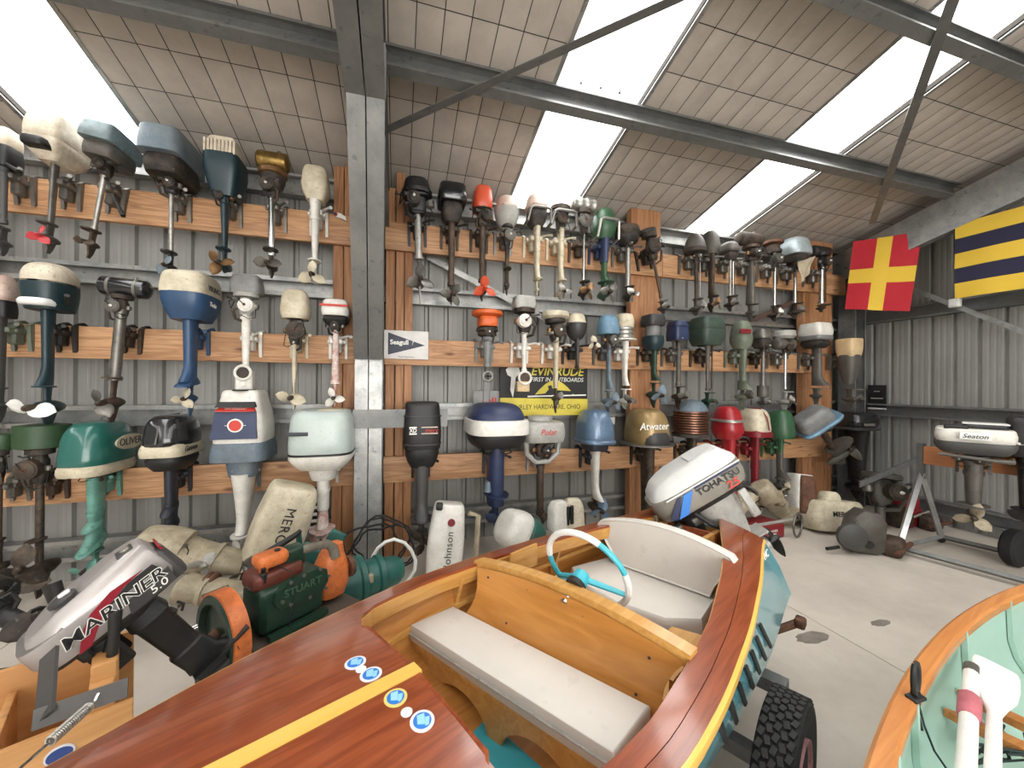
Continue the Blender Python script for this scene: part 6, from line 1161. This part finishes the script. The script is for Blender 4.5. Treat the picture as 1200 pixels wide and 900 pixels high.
clampset(m_, P['grey_iron'], .18, -.13, .18, .08)
mp2 = at(1204, 520, Y=1.82)
lying('black outboard cut off by the right edge, next on the aluminium stand', mp2, (0, 0, 1), md, cowls=[('box', 'black', -22, 10, 24, dict(r=1.3, n=4, dome=.2, flat=.75)), ('box', 'white_paint', -4, 2, 26, dict(r=1.2, n=4, dome=.1, flat=.95, name='cowl_band'))], leg=('fair', 'black', 9, 52, 11, 8), low=('black', 53, 16, 60, 11, 3, 'black', 74), power=('black', 8, 18, 20))
bt = at(1190, 650, Z=.1); tyq = empty('tyre', 'small black pneumatic tyre behind the stand at the right edge', 'tyre', (bt.x, bt.y, .0)); obj('tread', MB().lathe([(.09, -.04), (.14, -.05), (.16, -.03), (.16, .03), (.14, .05), (.09, .04)], (.0, 0, .16), 'y', 24), P['rubber'], tyq); obj('hub', MB().lathe([(.09, -.03), (.09, .03), (.03, .04)], (0, 0, .16), 'y', 16), P['dark_grey'], tyq)
# ---------------------------------------------------------------- signs, flags and small fittings
def board(name, label, cat, px0, py0, px1, py1, Y, m, th=.006):
    a, b = at(px0, py0, Y=Y), at(px1, py1, Y=Y); c_ = (a+b)/2; w_, h_ = abs(b.x-a.x), abs(a.z-b.z)
    o = empty(name, label, cat, c_); o_ = obj('panel', MB().rbox((0, 0, 0), (w_, th, h_), .004), m, o); return o, w_, h_
def flat(pts, y, m, par, nm, ex=.0015): return obj(nm, MB().loft([[Vector((x, y+d, z)) for x, z in pts] for d in (0, -ex)]), m, par, ang=0)
sgw = mat('sign_white', '#d9d6d2', .5, 0, .1); sgn = mat('sign_navy', '#1d2238', .5, 0, 0)
s1, w_, h_ = board('wall_sign', 'white sign with navy pennant beside the steel column', 'sign', 450, 386.5, 502, 421.5, 3.53, sgw)
flat([(-w_*.41, h_*.42), (-w_*.41, -h_*.36), (w_*.42, h_*.0)], -.003, sgn, s1, 'pennant'); text('Seagull', h_*.23, P['letter_white'], s1, (-w_*.16, -.0055, .02), FA, bold=.0015); text('?', h_*.2, P['letter_white'], s1, (w_*.13, -.0055, .015), FA, shear=.2); text('Motor Engineering', h_*.07, P['letter_black'], s1, (0, -.004, -h_*.42), FA)
s2, w_, h_ = board('wall_poster', 'black and yellow outboard poster below the middle rail', 'poster', 586, 424, 688, 486, 3.66, mat('poster_black', '#1b1a18', .55, 0, .1)); y = -.004
flat([(-w_/2, -h_*.5), (w_/2, -h_*.5), (w_/2, -h_*.19), (-w_/2, -h_*.16)], y, P['yellow'], s2, 'yellow_band')
flat([(w_*(-.13+.48*i/14), h_*(-.13+.30*math.sin(math.pi*i/14))) for i in range(15)], y, P['yellow'], s2, 'yellow_sun')
text('EVINRUDE', h_*.22, P['yellow'], s2, (w_*.14, y-.001, h_*.33), FA, shear=.2, bold=.002, sx=1.05); text('FIRST IN OUTBOARDS', h_*.115, P['letter_white'], s2, (w_*.14, y-.001, h_*.18), FA, shear=.2, sx=.95); text('FAIRLEY HARDWARE, OHIO', h_*.13, P['letter_black'], s2, (w_*.02, y-.002, -h_*.34), FA, sx=.86)
flat([(-w_*.44, h_*.36), (-w_*.40, h_*.42), (-w_*.3, h_*.42), (-w_*.28, h_*.30), (-w_*.33, h_*.22), (-w_*.34, h_*.04), (-w_*.36, -h_*.16), (-w_*.39, -h_*.02), (-w_*.38, h_*.22), (-w_*.42, h_*.26)], y, P['letter_white'], s2, 'motor_picture')
flat([(w_*.0, -h_*.08), (w_*.04, -h_*.0), (w_*.03, h_*.06), (w_*.07, h_*.08), (w_*.08, h_*.02), (w_*.14, -h_*.02), (w_*.36, -h_*.04), (w_*.3, -h_*.12), (-w_*.2, -h_*.12)], y-.0025, P['letter_black'], s2, 'boat_picture'); flat([(-w_*.2, -h_*.125), (w_*.48, -h_*.10), (w_*.48, -h_*.125), (-w_*.2, -h_*.15)], y-.003, P['letter_white'], s2, 'wake_line')
s3, w_, h_ = board('wall_sign', 'pale sign with red lettering behind the navy-lidded motor', 'sign', 555, 458, 588, 500, 3.70, mat('sign_grey', '#9a9a98', .5, 0, .2)); text('OIL', h_*.4, P['letter_red'], s3, (w_*.1, -.004, h_*.15), FA, bold=.004, sx=.8)
s4, w_, h_ = board('striped_flag', 'black and white striped board behind the flaking motor', 'flag', 343, 574, 374, 622, 3.52, P['letter_black'])
for i in range(6): flat([(-w_*.42, h_*(.40-.155*i)), (w_*.42, h_*(.40-.155*i)), (w_*.42, h_*(.33-.155*i)), (-w_*.42, h_*(.33-.155*i))], -.004, P['letter_white'], s4, 'white_stripe')
a = at(1028, 465, X=5.9); sb = empty('switch_box', 'small black card with white bottom edge on the right wall', 'notice', a); obj('panel', MB().rbox((0, 0, 0), (.012, .2, .30), .002), P['black'], sb); obj('white_edge', MB().box((-.008, 0, -.15), (.006, .2, .02)), P['clean_white'], sb); obj('white_line', MB().box((-.008, 0, -.02), (.004, .13, .012)), P['light_grey'], sb); obj('white_line', MB().box((-.008, 0, .07), (.004, .06, .01)), P['light_grey'], sb)
a = at(1119, 355, X=5.70); jb = tag(obj('junction_box', MB().rbox((0, 0, 0), (.05, .09, .09), .008), P['clean_white'], loc=a), 'small white junction box on the right wall under striped flag', 'junction box'); obj('lid', MB().rbox((-.028, 0, 0), (.01, .06, .06), .003), P['clean_white'], jb)
a, b = at(1143, 248, X=5.62), at(1215, 231, X=5.62); lt = empty('strip_light', 'white unlit strip light fixed above the striped flag', 'light', a); obj('batten', MB().tube([Vector((.02, 0, .03)), b-a+Vector((.02, 0, .03))], .022, 4), P['clean_white'], lt); obj('tube', MB().tube([Vector((0, 0, 0)), b-a], .016, 12), P['clean_white'], lt)
def cloth(mk, A, B, C_, D, par, nm, u0, u1, v0, v1, nu=10, nv=10, amp=.012):
    # A top-left, B top-right, C_ bottom-right, D bottom-left; panel between (u0..u1, v0..v1), two-sided with thickness
    nrm = (B-A).cross(D-A).normalized(); f = []
    for o in (0, .003):
        for j in range(nv+1):
            for i in range(nu+1):
                u, v = u0+(u1-u0)*i/nu, v0+(v1-v0)*j/nv; p_ = (A*(1-u)+B*u)*(1-v)+(D*(1-u)+C_*u)*v
                f.append(p_+nrm*(o+amp*math.sin(u*9+v*2)*v+amp*.6*math.sin(v*7+u*4)))
    n = (nu+1)*(nv+1); fs = []
    for j in range(nv):
        for i in range(nu): q = j*(nu+1)+i; fs += [(q, q+1, q+nu+2, q+nu+1), (n+q, n+q+nu+1, n+q+nu+2, n+q+1)]
    for i in range(nu): q = nv*(nu+1)+i; fs += [(i, n+i, n+i+1, i+1), (q, q+1, n+q+1, n+q)]
    for j in range(nv): q = j*(nu+1); r2 = q+nu; fs += [(q, q+nu+1, n+q+nu+1, n+q), (r2, n+r2, n+r2+nu+1, r2+nu+1)]
    return obj(nm, MB().add(f, fs), mk, par, ang=80)
fr_ = mat('flag_red', '#b01f2c', .8, 0, .06, '#8f1823'); fy = mat('flag_yellow', '#d9b53c', .8, 0, .06, '#b9962c'); fn = mat('flag_navy', '#22223c', .85, 0, .06)
fl = empty('signal_flag', 'red signal flag with a yellow cross hanging by the corner', 'flag', (0, 0, 0))
A, B, C_, D = at(1000, 283, X=5.28), at(1081, 271, X=5.56), at(1066, 365, X=5.50), at(990, 362, X=5.22); o0 = A.copy(); fl.location = o0; A, B, C_, D = A-o0, B-o0, C_-o0, D-o0
for u0, u1 in ((0, .37), (.60, 1)):
    for v0, v1 in ((0, .42), (.62, 1)): cloth(fr_, A, B, C_, D, fl, 'red_panel', u0, u1, v0, v1)
for u0, u1, v0, v1 in ((.37, .60, 0, 1), (0, .37, .42, .62), (.60, 1, .42, .62)): cloth(fy, A, B, C_, D, fl, 'yellow_bar', u0, u1, v0, v1)
fl = empty('signal_flag', 'yellow and navy striped signal flag at the right edge', 'flag', (0, 0, 0))
A, B, C_, D = at(1119, 263, X=5.5), at(1240, 230, X=5.5), at(1245, 331, X=5.5), at(1118, 350, X=5.5); o0 = A.copy(); fl.location = o0; A, B, C_, D = A-o0, B-o0, C_-o0, D-o0
for i in range(5): cloth(fn if i % 2 else fy, A, B, C_, D, fl, 'navy_stripe' if i % 2 else 'yellow_stripe', 0, 1, i/5, (i+1)/5, 12, 4)
tag(obj('flag_line', MB().tube([at(1081, 271, X=5.57), at(1095, 268, X=5.57), at(1119, 263, X=5.51)], .008, 6), P['black']), 'dark line tying the two signal flags together', 'line')
fp = at(399, 255, Y=3.533); fi = empty('fish_ornament', 'white fish ornament with a round eye on the top rail beside the column', 'ornament', fp); obj('body', MB().loft([[Vector((x, d, z)) for x, z in ((-.055, .02), (-.04, .035), (0, .03), (.04, .01), (.05, -.03), (.035, -.02), (.0, -.01), (-.04, -.0))] for d in (-.015, .015)]), P['white_paint'], fi); obj('eye', MB().lathe([(.012, -.022), (.012, -.014)], (-.037, 0, .018), 'y', 14), P['black'], fi)
obj('eye_ring', MB().lathe([(.017, -.018), (.017, -.014)], (-.037, 0, .018), 'y', 14), P['prop_red'], fi)
rg_ = at(946, 302, Y=3.2); A, B, C_, D = at(935, 307, Y=3.22), at(955, 300, Y=3.22), at(946, 322, Y=3.2), at(941, 331, Y=3.2); r0 = A.copy(); rag = tag(cloth(P['beige'], A-r0, B-r0, C_-r0, D-r0, None, 'rag', 0, 1, 0, 1, 8, 8, .015), 'pale rag hanging from the blue-grey motor on the top rail', 'rag'); rag.location = r0
# hoses by the column
hb_ = at(445, 640, Y=3.1)
pts = []
for i in range(90):
    a_ = R(i*16); rr = .21+.05*math.sin(i*.37)+.02*math.sin(i*1.3); pts.append(Vector((hb_.x+rr*math.cos(a_), 3.12-.0009*i, hb_.z+.0+rr*.85*math.sin(a_))))
tag(obj('black_hose', MB().tube(pts, .007, 6), P['rubber']), 'loose coil of thin black hose in front of the column base', 'hose')
tag(obj('white_hose', MB().tube([at(x, y, Y=2.85) for x, y in ((435, 665), (437, 652), (443, 642), (452, 635), (462, 632), (474, 636), (482, 645), (487, 657), (486, 668), (478, 680), (470, 688))], .012, 8), P['hose_white']), 'white plastic hose arching behind the teal gearbox', 'hose')
for nm, lab, pts, m_, r_ in (('stain', '', [], None, 0),): pass
dk = mat('oil_stain', '#877e74', .6, 0, .3)
for x, y, w_, h_, lab in ((1032, 730, .08, .03, 'small dark oil stain on the concrete left of the dinghy'), (872, 626, .07, .03, 'dark oil spot on the floor near the runabout stern'), (952, 747, .12, .05, 'faint oil patch on the concrete beside the runabout')):
    p_ = at(x, y, Z=0); ov = [(w_*math.cos(2*math.pi*i/18)*(1+.1*math.sin(3*i)), h_*math.sin(2*math.pi*i/18)*(1+.1*math.cos(2*i))) for i in range(18)]
    tag(obj('oil_stain', MB().plate(ov, .0, .0008), dk, loc=(p_.x, p_.y, .0004)), lab, 'stain')

for k, (x, y, r_, m_, lab) in enumerate(((118, 690, .10, 'brown_iron', 'rusty propeller lying on the floor under the seafoam motor'), (22, 668, .14, 'dark_iron', 'large dark propeller leaning on the floor at the far left'), (238, 662, .085, 'light_grey', 'grey propeller by the beige legs, upper of two'), (222, 694, .10, 'pewter', 'dull grey propeller by the beige legs, lower of two'), (290, 668, .10, 'pewter', 'pewter propeller leaning against the beige leg near the engine tank'))):
    p_ = at(x, y, Y=2.85); p_.z = max(p_.z, r_*.9); o = propeller(None, p_, r_, 3, P[m_], P[m_], 40*k); o.rotation_euler = (R(-25), R(40*k), R(20)); o.name = 'propeller'; tag(o, lab, 'propeller')
